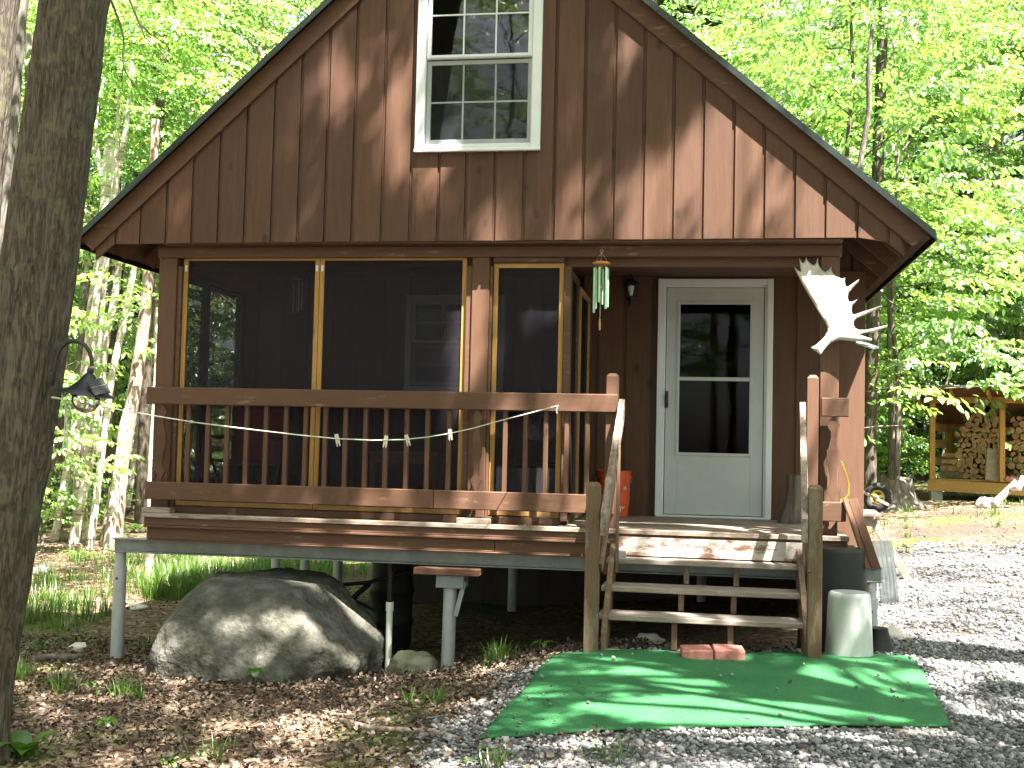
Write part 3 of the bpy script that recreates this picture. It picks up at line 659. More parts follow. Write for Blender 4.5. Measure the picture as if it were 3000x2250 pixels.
fancy(P(471, 1320, y=0).x); fancy(P(1396, 1320, y=0).x); fancy(P(2441, 1320, y=0).x, 1.15)
for x0, x1 in ((-4.44, -4.20), (-1.865, -1.60)): MB().box(x0, x1, -.018, .085, ZD + .001, ZD + .043).build('post_foot', M['deck'], rail, bevel=.004)

# stairs
TR = ((-.15, .605), (-.40, .430), (-.65, .262))
st = MB()
for x in (-.655, .70):                                       # side stringers
    st.prismx([(.02, .70), (-.06, .70), (-.80, .16), (-.80, .0), (-.62, .0), (.02, .46)], x - .02, x + .02)
steps = st.build('porch_steps', M['newel'], cabin, bevel=.003)
for (y, z) in TR:
    x0, x1 = -.715 + random.uniform(-.01, .02), .748
    MB().box(x0, x1, y, y + .27, z - .04, z).build('tread', M['grey'], steps, bevel=.006)
MB().box(-.70, .66, -.775, -.735, -.02, .045).build('base_board', M['grey'], steps, bevel=.005)
for i, xs in enumerate(((2010, 2157), (1996, 2150), (1977, 2142))):
    for px in xs:
        yb = (-.10, -.35, -.60)[i]; ztop = TR[i][1] - .041; zbot = (TR[i+1][1] + .001) if i < 2 else .03
        x = P(px, 1125 + 600, y=yb).x; MB().box(x - .02, x + .02, yb, yb + .09, zbot, ztop).build('tread_support', M['newel'], steps, bevel=.003)
def newel(x0, x1, y0, y1, z0, z1, m='newel'):
    w, dd = x1 - x0, y1 - y0; c = .02; mb = MB()
    mb.add([(x0,y0,z0),(x1,y0,z0),(x1,y1,z0),(x0,y1,z0),(x0,y0,z1-c*1.2),(x1,y0,z1-c*1.2),(x1,y1,z1-c*1.2),(x0,y1,z1-c*1.2),(x0+c,y0+c*.6,z1),(x1-c,y0+c*.6,z1),(x1-c,y1-c*.6,z1),(x0+c,y1-c*.6,z1)],
           [(0,3,2,1),(0,1,5,4),(1,2,6,5),(2,3,7,6),(3,0,4,7),(4,5,9,8),(5,6,10,9),(6,7,11,10),(7,4,8,11),(8,9,10,11)])
    return mb.build('newel_post', M[m], steps, bevel=.004)
newel(-.737, -.643, .0195, .11, .46, 1.982, 'post'); newel(.745, .830, .0, .09, .46, 1.988, 'post')
newel(-.787, -.690, -.86, -.77, -.08, 1.18); newel(.692, .784, -.86, -.77, -.06, 1.203)
def handrail(xu, xl):
    A = Vector((xu, .0, 1.72)); B = Vector((xl, -.90, .90)); n = 36; top, bot = [], []
    dv = (B - A)
    for i in range(n + 1):
        t = i / n; p = A + dv * t; wv = .014 * abs(math.sin(t * math.pi * 6.5)) ; top.append(p + Vector((0, 0, .065 + wv))); bot.append(p - Vector((0, 0, .075)))
    mb = MB(); w = .021
    vs = [q + Vector((s, 0, 0)) for s in (-w, w) for q in top] + [q + Vector((s, 0, 0)) for s in (-w, w) for q in bot]; m = n + 1
    fs = []
    for i in range(n): fs += [(i, m+i, m+i+1, i+1), (2*m+i, 2*m+i+1, 3*m+i+1, 3*m+i), (i, i+1, 2*m+i+1, 2*m+i), (m+i, 3*m+i, 3*m+i+1, m+i+1)]
    fs += [(0, 2*m, 3*m, m), (n, m+n, 3*m+n, 2*m+n)]
    mb.add(vs, fs).build('handrail', M['grey_rail'], steps)
handrail(-.612, -.662); handrail(.715, .665)
for xu, xl in ((-.635, -.68), (.738, .70)):                   # lower slat under each handrail
    MB().beam((xu, .0, 1.38), (xl, -.84, .60), .022, .09).build('lower_slat', M['newel'], steps, bevel=.003)
for x in (-.618, .722):                                      # narrow uprights beside the stair
    MB().box(x - .012, x + .012, -.19, -.15, .50, 1.44).build('stair_upright', M['newel'], steps, bevel=.003)
MB().box(-.64, -.56, -.10, -.013, .606, .655).build('angle_bracket', M['galv'], steps, bevel=.002)

# wall lantern beside the door
lx, ly, lz = P(1849, 850, y=1.70).x, 1.70, P(1849, 850, y=1.70).z
lm = MB(); lm.lathe([(.0, .115), (.012, .112), (.02, .10), (.072, .062), (.074, .055), (.0, .055)], (lx, ly, lz), 8); lm.lathe([(.0, -.145), (.012, -.14), (.022, -.10), (.05, -.078), (.052, -.07), (.0, -.07)], (lx, ly, lz), 8)
for k in range(6):
    a_ = math.pi / 3 * k; lm.tube([(lx + .047 * math.cos(a_), ly + .047 * math.sin(a_), lz - .072), (lx + .066 * math.cos(a_), ly + .066 * math.sin(a_), lz + .058)], .0045, 6)
lm.tube([(lx, ly, lz + .10), (lx, ly + .02, lz + .15), (lx, ly + .07, lz + .14), (lx, YW - .01, lz + .06)], .008, 8); lm.lathe([(.0, 0), (.045, .0), (.05, .012), (.0, .014)], (0, 0, 0), 16)
n0 = len(lm.v) - 64; lm.xform(Matrix.Translation((lx, YW - .004, lz + .03)) @ Matrix.Rotation(math.radians(90), 4, 'X'), n0)
wlant = lm.build('wall_lantern', M['black'], cabin, smooth=True)
MB().lathe([(.0, -.052), (.014, -.05), (.018, -.02), (.033, .012), (.030, .038), (.0, .052)], (lx, ly, lz), 16).build('bulb', M['bulb'], wlant, smooth=True)
# rain diverter clutter: tiny bright leaf litter caught on the siding is left to the leaf object
# ================================================================== PROPS
def rockmesh(name, c, r, mat, parent=None, seed=0, amp=.18, freq=1.6, sub=3, flat=None, planes=()):
    bm = bmesh.new(); bmesh.ops.create_icosphere(bm, subdivisions=sub, radius=1.0); off = Vector((seed * 7.3, seed * 3.1, seed * 5.7))
    for v in bm.verts:
        d = v.co.normalized(); k = 1 + amp * mnoise.noise(d * freq + off) + amp * .45 * mnoise.noise(d * freq * 2.7 + off) + amp * .16 * mnoise.noise(d * freq * 7 + off) + (amp * .09 * mnoise.noise(d * freq * 17 + off) if sub > 4 else 0)
        p = d * k
        for nrm, lim in planes:
            nn = Vector(nrm).normalized(); e = p.dot(nn) - lim
            if e > 0: p = p - nn * e * .92
        v.co = Vector((p.x * r[0], p.y * r[1], p.z * r[2]))
    me = bpy.data.meshes.new(name); bm.to_mesh(me); bm.free(); me.polygons.foreach_set('use_smooth', [True] * len(me.polygons)); me.materials.append(mat)
    o = bpy.data.objects.new(name, me); link(o); o.location = Vector(c); return o

# boulder under the deck
bo = rockmesh('boulder', (-3.43, .08, -.30), (.90, .80, .78), M['rock'], seed=3, amp=.17, freq=1.6, sub=6,
              planes=(((.08, -.12, 1), .76), ((.70, -.2, .68), .82), ((-.95, -.2, .3), .86), ((.05, -.80, .6), .76), ((-.7, -.3, .7), .88)))
tag(bo, 'big grey granite boulder lying half under the porch deck', 'boulder')
for nm, px, py, y, r, lab, mat in (
    ('stone', 1215, 1955, .15, (.20, .16, .13), 'rounded mossy stone on the leaves between the white pipe and steel pier', 'rockmoss'),
    ('stone', 232, 1905, None, (.085, .07, .05), 'small pale stone lying on bare leaf litter near the big trunk', 'paleRock'),
    ('stone', 2595, 1875, None, (.15, .12, .075), 'flat tan stone on the gravel behind the white pail', 'paleRock'),
    ('stone', 120, 1680, None, (.14, .10, .08), 'small grey stone beside rusty moss left of the cabin', 'paleRock'),
    ('stone', 405, 1785, None, (.10, .08, .045), 'pale flat stone on leaves between corner pier and boulder', 'paleRock'),
    ('stone', 1900, 1880, None, (.12, .08, .06), 'pale broken stone on the ground under the porch steps', 'paleRock')):
    if y is None:
        z = -.3 if px < 500 else (.0 if px > 2000 else -.02)
        for _ in range(8): q = P(px, py, z=z); z = .5 * z + .5 * tz(q.x, q.y)
        x, yy = q.x, q.y
    else: q = P(px, py, y=y); x, yy = q.x, y
    tag(rockmesh(nm, (x, yy, tz(x, yy) + r[2] * .35), r, M[mat], seed=px % 17, amp=.25, sub=4), lab, 'stone', 'loose stones around the cabin')
for x, y, r, lab in ((-2.0, 6.2, (.5, .4, .32), 'squared grey foundation rock on the ground behind the cabin piers'), (-2.9, 7.4, (.6, .4, .35), 'low grey rock in the light behind the cabin, further left')):
    tag(rockmesh('foundation_rock', (x, y, tz(x, y) + .05), r, M['rockmoss'], seed=int(y * 3), amp=.2, sub=4), lab, 'rock', 'rocks behind the cabin')

# white drain pipe under the deck
x, y = P(1137, 1948, y=.3).x, .3
pt = thing('drain_pipe', (x, y, tz(x, y)), 'white plastic drain pipe standing in the leaves beside the boulder', 'pipe')
zt = P(1137, 1765, y=.3).z; z0 = tz(x, y)
MB().tube([(x, y, z0 - .1), (x, y, zt)], .026, 16).build('lower_pipe', M['pvc'], pt, smooth=True)
MB().tube([(x, y, zt - .065), (x, y, zt), (x, y, zt + .005)], [.032, .032, .027], 16).build('coupling', M['pvc'], pt, smooth=True)
MB().tube([(x, y, zt + .004), (x, y, .58)], .021, 14).build('upper_pipe', M['blackpl'], pt, smooth=True)
# black barrel under the deck
x, y = -2.72, 1.35; z0 = tz(x, y)
bt = thing('barrel', (x, y, z0), 'black plastic barrel standing in the dark under the deck', 'barrel')
MB().lathe([(.0, .0), (.17, .0), (.185, .03), (.19, .2), (.2, .22), (.2, .25), (.19, .27), (.19, .48), (.2, .5), (.2, .53), (.19, .55), (.18, .78)], (x, y, z0), 28).build('body', M['blackpl'], bt, smooth=True)
MB().lathe([(.18, .781), (.198, .783), (.198, .83), (.16, .85), (.0, .85)], (x, y, z0), 28).build('lid', M['blackpl'], bt, smooth=True)
# black tube cart frame with small wheels
q1, q2 = P(918, 1697, y=.9), P(950, 1713, y=.95)
ct = thing('hand_cart', (q1.x, .9, .2), 'black tube cart frame with two small wheels behind the boulder', 'cart')
fr = MB(); fr.tube([P(840, 1692, y=.9), P(950, 1718, y=.95), P(1080, 1706, y=1.0), P(1225, 1668, y=1.1)], .018, 10)
fr.tube([P(960, 1718, y=.95), P(1100, 1790, y=1.05)], .014, 8); fr.tube([P(1085, 1712, y=1.0), P(1000, 1785, y=1.0)], .014, 8); fr.tube([P(1075, 1710, y=1.02), P(985, 1790, y=1.08)], .012, 8)
fr.build('frame', M['blackpl'], ct, smooth=True)
for q in (q1, q2):
    w_ = MB(); w_.torus(q, .05, .018, (0.25, 1, .1), 24, 10); w_.tube([q - Vector((.003, .012, 0)), q + Vector((.003, .012, 0))], .045, 20); w_.build('wheel', M['rubber'], ct, smooth=True)
# corrugated downpipe foot by the right corner pier
x, y = 1.27, .06; z0 = tz(x, y)
kt = MB(); kt.lathe([(.0, .0), (.13, .0), (.14, .03), (.10, .10), (.075, .17), (.07, .20), (.0, .20)], (x, y, z0 - .02), 20)
tag(solo(kt.build('pier_boot', M['blackpl'], None, smooth=True), (x, y, z0)), 'black plastic boot round the foot of the right corner pier', 'boot')

# steel lamp hung on the big tree: gooseneck with cone shade and little solar panel
DT = 5.85
def tp(px, py, d=DT): return P(px, py, d=d)
lt = thing('solar_lamp', tp(150, 1115, 5.84), 'black gooseneck solar lamp with a cone shade fixed to the big trunk', 'lamp')
cpt = [(150, 1128), (155, 1100), (160, 1070), (165, 1045), (176, 1022), (193, 1005), (214, 997), (233, 1001), (250, 1012), (262, 1030), (268, 1050), (270, 1072)]
MB().tube([tp(*c) for c in cpt], .010, 12).build('arm', M['black'], lt, smooth=True)
MB().tube([tp(148, 1090, 5.83), tp(150, 1110, 5.83), tp(152, 1128, 5.84)], [.014, .016, .010], 10).build('wall_bracket', M['black'], lt, smooth=True)
c0 = tp(265, 1084); sl = MB(); n0 = 0
sl.lathe([(.0, .012), (.012, .010), (.017, .0), (.017, -.008), (.012, -.018), (.0, -.02)], (0, 0, 0), 16)
sl.lathe([(.012, -.015), (.022, -.02), (.045, -.055), (.085, -.095), (.135, -.122), (.137, -.127), (.08, -.102), (.04, -.06), (.018, -.028)], (0, 0, 0), 40)
tilt = Matrix.Translation(c0) @ Matrix.Rotation(math.radians(7), 4, 'Y')
sl.xform(tilt); sl.build('shade', M['black'], lt, smooth=True)
gb = MB(); gb.lathe([(.055, -.11), (.068, -.14), (.068, -.165), (.05, -.197), (.025, -.212), (.0, -.216)], (0, 0, 0), 28); gb.xform(tilt); gb.build('globe', M['glass'], lt, smooth=True)
pv = MB(); c1 = c0 + Vector((.075, -.055, -.085)); ax = Vector((.62, -.2, -.76)).normalized(); upv = Vector((.55, -.62, .56))
pv.beam(c1 - ax * .045, c1 + ax * .05, .085, .012, up=upv); pv.build('solar_panel', M['black'], lt, bevel=.002)
MB().beam(c1 - ax * .001 + upv.normalized() * .0065, c1 + ax * .0015 + upv.normalized() * .0065, .078, .0012, up=upv).build('cell_line', M['galv'], lt)
MB().tube([c0 + Vector((.03, .0, -.06)), c1], .01, 8).build('panel_arm', M['black'], lt)

# clothesline from the tree to the rail, with pegs and the spare loop of cord
pa, pb = tp(152, 1163, 5.88), P(1635, 1188, y=-.03)
dirh = Vector((pb.x - pa.x, pb.y - pa.y, 0)); nrm = dirh.cross(Vector((0, 0, 1))).normalized()
def on_line(px, py):
    v = RR * ((px - 1500) / F) + UU * (-(py - 1125) / F) + FF; t = (pa - CV).dot(nrm) / v.dot(nrm); return CV + v * t
lp = [(152, 1165), (300, 1191), (380, 1206), (470, 1221), (560, 1236), (660, 1249), (768, 1262), (880, 1275), (985, 1285), (1090, 1290), (1181, 1288), (1250, 1281), (1316, 1270), (1385, 1255), (1452, 1236), (1560, 1208), (1635, 1188)]
rp = [on_line(*c) for c in lp]; rp[-1] = pb
cl = MB(); cl.tube(rp, .0034, 8); cl.tube([rp[4] - Vector((.012, 0, 0)), rp[4], rp[4] + Vector((.012, 0, 0))], [.004, .009, .004], 8)
cl.tube([pb, pb + Vector((-.012, 0, -.03)), pb + Vector((-.008, 0, -.06))], .004, 6)
tag(cl.build('clothesline', M['rope'], None, smooth=True), 'pale cord clothesline strung from the big trunk to the porch rail', 'clothesline')
lc = [tp(192, 1175, 5.87), tp(191, 1230, 5.87), tp(187, 1290, 5.87), tp(183, 1315, 5.87), tp(190, 1325, 5.87), tp(199, 1315, 5.87), tp(197, 1280, 5.87), tp(195, 1220, 5.87), tp(193, 1176, 5.87), tp(175, 1167, 5.87), tp(152, 1163, 5.9)]
lo = MB().tube(lc, .0035, 8).build('cord_loop', M['rope'], None, smooth=True)
tag(solo(lo, lc[0]), 'long loop of pale cord hanging beside the trunk below the lamp', 'cord')
def peg(px, py, ang, lab):
    c = on_line(px, py); o = thing('clothes_peg', c, lab, 'clothes peg', 'pegs clipped on the clothesline')
    for s in (-1, 1):
        mb = MB(); mb.prism([(-.0045, .03), (.0045, .03), (.006, .005), (.0055, -.045), (.001, -.048), (-.005, -.02)], -.006, .006)
        R_ = Matrix.Translation(c) @ Matrix.Rotation(math.radians(ang), 4, 'Y') @ Matrix.Translation((.0062 * s, 0, 0)) @ Matrix.Diagonal((s, 1, 1, 1))
        mb.xform(R_); 
        if s < 0: mb.f = [f[::-1] for f in mb.f]
        mb.build('peg_half', M['peg'], o, bevel=.001)
    MB().xform(Matrix()).tube([c + Vector((-.012, -.007, -.004)), c + Vector((0, -.008, 0)), c + Vector((.012, -.007, -.004))], .0015, 6).build('spring', M['galv'], o)
peg(988, 1286, -14, 'bright white clothes peg at the left end of the pegged stretch')
peg(1130, 1290, 8, 'dark worn clothes peg second along the line from the bright one')
peg(1193, 1287, -18, 'slanted pale clothes peg at the middle of the line')
peg(1319, 1270, -6, 'clothes peg nearest the porch post on the line')

# wind chimes
def chime(root, c, R, tubes, tmat, dmat, drop, sail, hook):
    c = Vector(c)
    MB().lathe([(.0, -.008), (R * .93, -.009), (R, -.003), (R, .006), (R * .9, .010), (.0, .012)], c, 28).build('top_disc', M[dmat], root, smooth=True)
    cs = MB()
    for k in range(3):
        a_ = 2.1 * k + .5; cs.tube([c + Vector((R * .85 * math.cos(a_), R * .85 * math.sin(a_), .01)), c + Vector((0, 0, hook))], .0013, 5)
    cs.torus(c + Vector((0, 0, hook + .012)), .012, .0016, (0, 1, 0), 16, 6)
    cs.tube([c + Vector((0, 0, -.01)), c + Vector((-.004, 0, -drop))], .0013, 5)
    for k, (ln, rr) in enumerate(tubes):
        a_ = 2 * math.pi * k / len(tubes) + .35; p = c + Vector((R * .78 * math.cos(a_), R * .78 * math.sin(a_), 0))
        cs.tube([c + Vector((R * .5 * math.cos(a_), R * .5 * math.sin(a_), -.006)), p + Vector((0, 0, -.05))], .0012, 5)
        MB().tube([p + Vector((0, 0, -.035)), p + Vector((0, 0, -.035 - ln))], rr, 14).build('tube', M[tmat], root, smooth=True)
    cs.build('cords', M['rope'], root)
    MB().lathe([(.0, -.008), (.017, -.007), (.017, .007), (.0, .008)], c + Vector((-.002, 0, -drop * .43)), 18).build('striker', M[dmat], root, smooth=True)
    s0 = c + Vector((-.004, 0, -drop)); MB().prism([(s0.x - .006, s0.z), (s0.x + .006, s0.z), (s0.x + .010, s0.z - sail * .7), (s0.x + .007, s0.z - sail), (s0.x - .005, s0.z - sail), (s0.x - .009, s0.z - sail * .6)], s0.y - .003, s0.y + .003).build('wind_sail', M['pine' if dmat == 'chimewood' else dmat], root, bevel=.001)
c = P(1762, 772, y=.06); r = thing('wind_chime', c, 'wind chime of pale green tubes hanging from the beam beside the door', 'wind chime', 'wind chimes on the porch')
chime(r, c, .068, [(.30, .0095), (.275, .0095), (.31, .0095), (.345, .0095), (.27, .0095), (.32, .0095)], 'chimetube', 'chimewood', .425, .09, .085)
c = P(873, 815, y=.75); r = thing('wind_chime', c, 'small wind chime of thin silver tubes inside the screened porch', 'wind chime', 'wind chimes on the porch')
chime(r, c, .05, [(.24, .006), (.26, .006), (.22, .006), (.27, .006), (.23, .006)], 'silver', 'chimewood', .24, .05, .10)

# moose antler on the right-hand post
AP = [(305,1330),(365,1298),(425,1245),(475,1190),(505,1130),(508,1085),(480,1015),(440,945),(392,868),(330,755),(270,655),(212,552),(170,470),(135,400),(105,330),(150,375),(190,400),(182,330),(168,225),(198,272),(218,295),(240,270),(255,215),(275,265),(310,298),(345,320),(372,300),(402,213),(405,290),(425,340),(450,378),(490,398),(525,375),(565,330),(562,375),(580,415),(620,448),(655,474),(690,484),(732,467),(722,510),(728,560),(745,590),(775,575),(895,494),(888,525),(815,605),(768,665),(757,715),(766,755),(792,770),(830,758),(876,735),(845,775),(812,820),(802,870),(812,925),(850,922),(900,905),(1060,850),(1158,815),(1160,842),(1060,888),(940,940),(862,972),(828,1005),(820,1050),(838,1092),(880,1118),(960,1120),(1090,1090),(1212,1068),(1205,1095),(1120,1125),(1055,1160),(1000,1150),(930,1158),(890,1180),(960,1205),(1030,1228),(1020,1262),(930,1252),(860,1258),(780,1252),(700,1240),(640,1236),(590,1252),(540,1278),(490,1325),(450,1375),(420,1418),(395,1408),(370,1382),(335,1362)]
YA = .078
A2 = []
for (a_, b_) in AP:
    q = P(2300 + a_ / 4.1475, 700 + b_ / 4.1475, y=YA); A2.append(Vector((q.x, q.z)))
def inside(p, poly):
    c_ = False; n = len(poly); j = n - 1
    for i in range(n):
        if (poly[i].y > p.y) != (poly[j].y > p.y) and p.x < (poly[j].x - poly[i].x) * (p.y - poly[i].y) / (poly[j].y - poly[i].y) + poly[i].x: c_ = not c_
        j = i
    return c_
def segd(p, poly):
    m_ = 9
    for i in range(len(poly)):
        a_, b_ = poly[i-1], poly[i]; ab = b_ - a_; t = max(0, min(1, (p - a_).dot(ab) / max(ab.length_squared, 1e-9))); m_ = min(m_, (p - a_ - ab * t).length)
    return m_
pts = list(A2); mnx, mxx = min(p.x for p in A2), max(p.x for p in A2); mnz, mxz = min(p.y for p in A2), max(p.y for p in A2); stp = .0085
gx = mnx; row = 0
while gx < mxx:
    gz = mnz + (row % 2) * stp / 2
    while gz < mxz:
        p = Vector((gx, gz))
        if inside(p, A2) and segd(p, A2) > .004: pts.append(p)
        gz += stp
    gx += stp * .87; row += 1
nb_ = len(A2)
vv, ee, ff, *_r = delaunay_2d_cdt(pts, [(i, (i + 1) % nb_) for i in range(nb_)], [], 1, 1e-6)
dist = [segd(v, A2) for v in vv]; cx_, cz_ = P(2420, 900, y=YA).x, P(2420, 900, y=YA).z
def cup(v): return YA - .5 * max(0, (v.x - cx_)) ** 2 - (0 if v.y > cz_ else -.25 * (v.y - cz_))
FV, BV = [], []
for v, d in zip(vv, dist):
    th = .017 * math.sqrt(min(1, d / .022)) + (.012 * min(1, d / .05) if v.y < cz_ - .08 else 0) + .0025 * mnoise.noise(Vector((v.x * 30, v.y * 12, 0)))* min(1, d / .02)
    FV.append((v.x, cup(v) - max(th, 0), v.y)); BV.append((v.x, cup(v) + max(th, 0), v.y))
am = MB(); nv = len(FV); am.add(FV + BV, [f if True else f for f in ff] + [tuple(i + nv for i in f[::-1]) for f in ff])
ao = am.build('moose_antler', M['antler'], None, smooth=True)
bmq = bmesh.new(); bmq.from_mesh(ao.data); bmesh.ops.remove_doubles(bmq, verts=bmq.verts, dist=.0006); bmesh.ops.recalc_face_normals(bmq, faces=bmq.faces); bmq.to_mesh(ao.data); bmq.free()
tag(solo(ao, (cx_, YA, cz_)), 'large bleached moose antler mounted on the right porch post', 'antler')
a_, b_ = P(2516, 1003, y=.10), P(2566, 1020, y=.02)
sp_ = thing('solar_light', (a_ + b_) / 2, 'small flat solar light sticking out behind the antler', 'light')
MB().beam(a_, b_, .09, .018, up=(.1, -.25, 1)).build('housing', M['wplastic'], sp_, bevel=.003)
MB().beam(a_ + Vector((.005, -.004, -.0125)), b_ + Vector((-.005, -.004, -.0125)), .08, .006, up=(.1, -.25, 1)).build('underside', M['blackpl'], sp_)

# orange bucket on the porch
x, y = P(1797, 1500, y=1.50).x, 1.50
ob = thing('bucket', (x, y, ZD), 'orange plastic bucket with white diagonal lettering on the porch', 'bucket')
H = .40
MB().lathe([(.0, .004), (.122, .004), (.127, .008), (.143, .30), (.150, .302), (.150, .315), (.145, .317), (.146, .345), (.154, .347), (.154, .36), (.147, .362), (.149, .392), (.156, .394), (.156, .405), (.145, .405), (.138, .10), (.0, .09)], (x, y, ZD), 40).build('body', M['orange'], ob, smooth=True)
MB().tube([(x + .158 * math.cos(t), y + .158 * math.sin(t) * .9, ZD + .345 - .13 * math.sin(t * 1.0 + math.pi) * 1) for t in [math.pi + math.pi * k / 14 for k in range(15)]], .0028, 8).build('handle', M['galv'], ob, smooth=True)
def bucket_text():
    V_, F_ = [], []
    for word, size, dy in (('THE', .034, .098), ('HOME', .085, .012), ('DEPOT', .080, -.062)):
        cu = bpy.data.curves.new('t', 'FONT'); cu.body = word; cu.size = size; cu.align_x = 'CENTER'; cu.resolution_u = 2; cu.offset = .0012
        t_ = bpy.data.objects.new('t', cu); link(t_); bpy.context.view_layer.update()
        me = t_.evaluated_get(bpy.context.evaluated_depsgraph_get()).to_mesh()
        bm = bmesh.new(); bm.from_mesh(me); bmesh.ops.triangulate(bm, faces=bm.faces)
        bmesh.ops.subdivide_edges(bm, edges=[e for e in bm.edges if e.calc_length() > .012], cuts=2); bmesh.ops.triangulate(bm, faces=bm.faces)
        n = len(V_); bm.verts.ensure_lookup_table()
        for v in bm.verts:
            px, pz = v.co.x * .82, v.co.y + dy; c_, s_ = math.cos(math.radians(42)), math.sin(math.radians(42))
            u, w = px * c_ - pz * s_, px * s_ + pz * c_
            zz = .155 + w; R_ = .127 + (.143 - .127) * (zz - .008) / .292 + .0012; an = math.radians(-50) + u / R_
            V_.append((x + R_ * math.cos(an), y + R_ * math.sin(an), ZD + zz))
        for f in bm.faces: F_.append(tuple(n + v.index for v in f.verts))
        bm.free(); bpy.data.objects.remove(t_); bpy.data.curves.remove(cu)
    m_ = MB(); m_.add(V_, F_); return m_.build('lettering', M['whiteprint'], ob)
bucket_text()

# grey log chunk standing on the porch
x, y = P(2322, 1500, y=1.45).x, 1.45
lm = MB(); lm.tube([(x - .0, y, ZD + .001), (x + .0, y, ZD + .05), (x + .02, y, ZD + .16), (x + .03, y, ZD + .30), (x + .03, y, ZD + .41)], [.135, .12, .092, .085, .088], 18)
lg = lm.build('log_chunk', M['stump'], None, smooth=True); tag(solo(lg, (x, y, ZD)), 'weathered grey log chunk standing on the porch right of the door', 'log')

# things inside the screened porch
x, y = -2.55, 1.15
tb = thing('side_table', (x, y, ZD), 'plain wooden side table inside the screened porch under the window', 'table')
MB().box(x - .31, x + .31, y - .22, y + .22, ZD + .50, ZD + .53).build('table_top', M['pineh'], tb, bevel=.003)
for sx in (-1, 1):
    for sy in (-1, 1): MB().box(x + sx * .27 - .02, x + sx * .27 + .02, y + sy * .18 - .02, y + sy * .18 + .02, ZD + .001, ZD + .499).build('leg', M['pine'], tb)
MB().box(x - .25, x + .25, y - .2, y - .185, ZD + .43, ZD + .499).build('apron', M['pineh'], tb)
x, y = -1.40, .95
gx = thing('storage_box', (x, y, ZD), 'grey plastic storage bin standing behind the narrow porch screen', 'bin')
mb = MB(); z = ZD + .002
mb.add([(x-.22,y-.15,z),(x+.22,y-.15,z),(x+.22,y+.15,z),(x-.22,y+.15,z),(x-.26,y-.18,z+.42),(x+.26,y-.18,z+.42),(x+.26,y+.18,z+.42),(x-.26,y+.18,z+.42)], [(0,3,2,1),(4,5,6,7),(0,1,5,4),(1,2,6,5),(2,3,7,6),(3,0,4,7)]); mb.build('body', M['galv'], gx, bevel=.01, seg=2)
MB().box(x - .28, x + .28, y - .2, y + .2, z + .422, z + .455).build('lid', M['blackpl'], gx, bevel=.008, seg=2)
x, y = -3.95, .95
red = plain('red_canvas', (.33, .02, .025), .8)
ch = thing('camp_chair', (x, y, ZD), 'red canvas folding camp chair in the left corner of the porch', 'chair')
MB().add([(x-.24,y-.22,ZD+.43),(x+.24,y-.22,ZD+.43),(x+.22,y+.2,ZD+.38),(x-.22,y+.2,ZD+.38),(x-.24,y-.22,ZD+.42),(x+.24,y-.22,ZD+.42),(x+.22,y+.2,ZD+.37),(x-.22,y+.2,ZD+.37)], [(0,1,2,3),(7,6,5,4),(0,4,5,1),(1,5,6,2),(2,6,7,3),(3,7,4,0)]).build('seat', red, ch)
MB().add([(x-.23,y+.2,ZD+.40),(x+.23,y+.2,ZD+.40),(x+.25,y+.34,ZD+.88),(x-.25,y+.34,ZD+.88),(x-.23,y+.215,ZD+.40),(x+.23,y+.215,ZD+.40),(x+.25,y+.355,ZD+.88),(x-.25,y+.355,ZD+.88)], [(0,1,2,3),(7,6,5,4),(0,4,5,1),(1,5,6,2),(2,6,7,3),(3,7,4,0)]).build('backrest', red, ch)
for sx in (-1, 1):
    MB().tube([(x + sx * .25, y - .22, ZD + .01), (x + sx * .23, y + .28, ZD + .45), (x + sx * .25, y + .35, ZD + .88)], .011, 8).build('leg', M['black'], ch)
    MB().tube([(x + sx * .25, y + .26, ZD + .01), (x + sx * .25, y - .20, ZD + .42), (x + sx * .26, y - .22, ZD + .62)], .011, 8).build('leg', M['black'], ch)
    MB().tube([(x + sx * .26, y - .22, ZD + .62), (x + sx * .25, y + .28, ZD + .62)], .016, 8).build('armrest', M['black'], ch)
# bird feeder hung outside the left screens
q = P(663, 905, y=1.55); q = Vector((-4.95, 2.2, 2.28))
bf = thing('bird_feeder', q, 'dark roofed bird feeder hanging outside the left porch screen', 'bird feeder')
MB().lathe([(.0, .16), (.02, .14), (.12, .06), (.125, .05), (.0, .06)], q, 4).build('roof', M['blackpl'], bf)
MB().lathe([(.0, -.12), (.055, -.12), (.055, .055), (.0, .055)], q, 16).build('seed_tube', M['glass'], bf)
MB().lathe([(.0, -.14), (.10, -.14), (.11, -.12), (.0, -.119)], q, 20).build('tray', M['blackpl'], bf)
MB().tube([q + Vector((0, 0, .15)), q + Vector((0, 0, .72))], .003, 6).build('hanger', M['black'], bf)

# right-hand corner clutter
x, y = P(2487, 1900, y=-.50).x, -.50; z0 = tz(x, y)
pa_ = thing('pail', (x, y, z0), 'stained white plastic pail upside down beside the steps', 'pail')
MB().lathe([(.178, .0), (.182, .006), (.170, .028), (.160, .034), (.142, .42), (.137, .445), (.125, .458), (.03, .452), (.0, .450)], (x, y, z0), 40).build('body', M['wplastic'], pa_, smooth=True)
x, y = P(2440, 1700, y=-.12).x + .01, -.10; z0 = tz(x, y); hz = P(2480, 1604, y=-.1).z - z0
bb = thing('tub', (x, y, z0), 'tall black plastic tub upside down behind the white pail', 'tub')
MB().lathe([(.272, .0), (.278, .01), (.262, .03), (.255, .04), (.232, hz * .6), (.215, hz - .03), (.205, hz - .008), (.19, hz), (.0, hz - .004)], (x, y, z0), 44).build('body', M['blackpl'], bb, smooth=True)
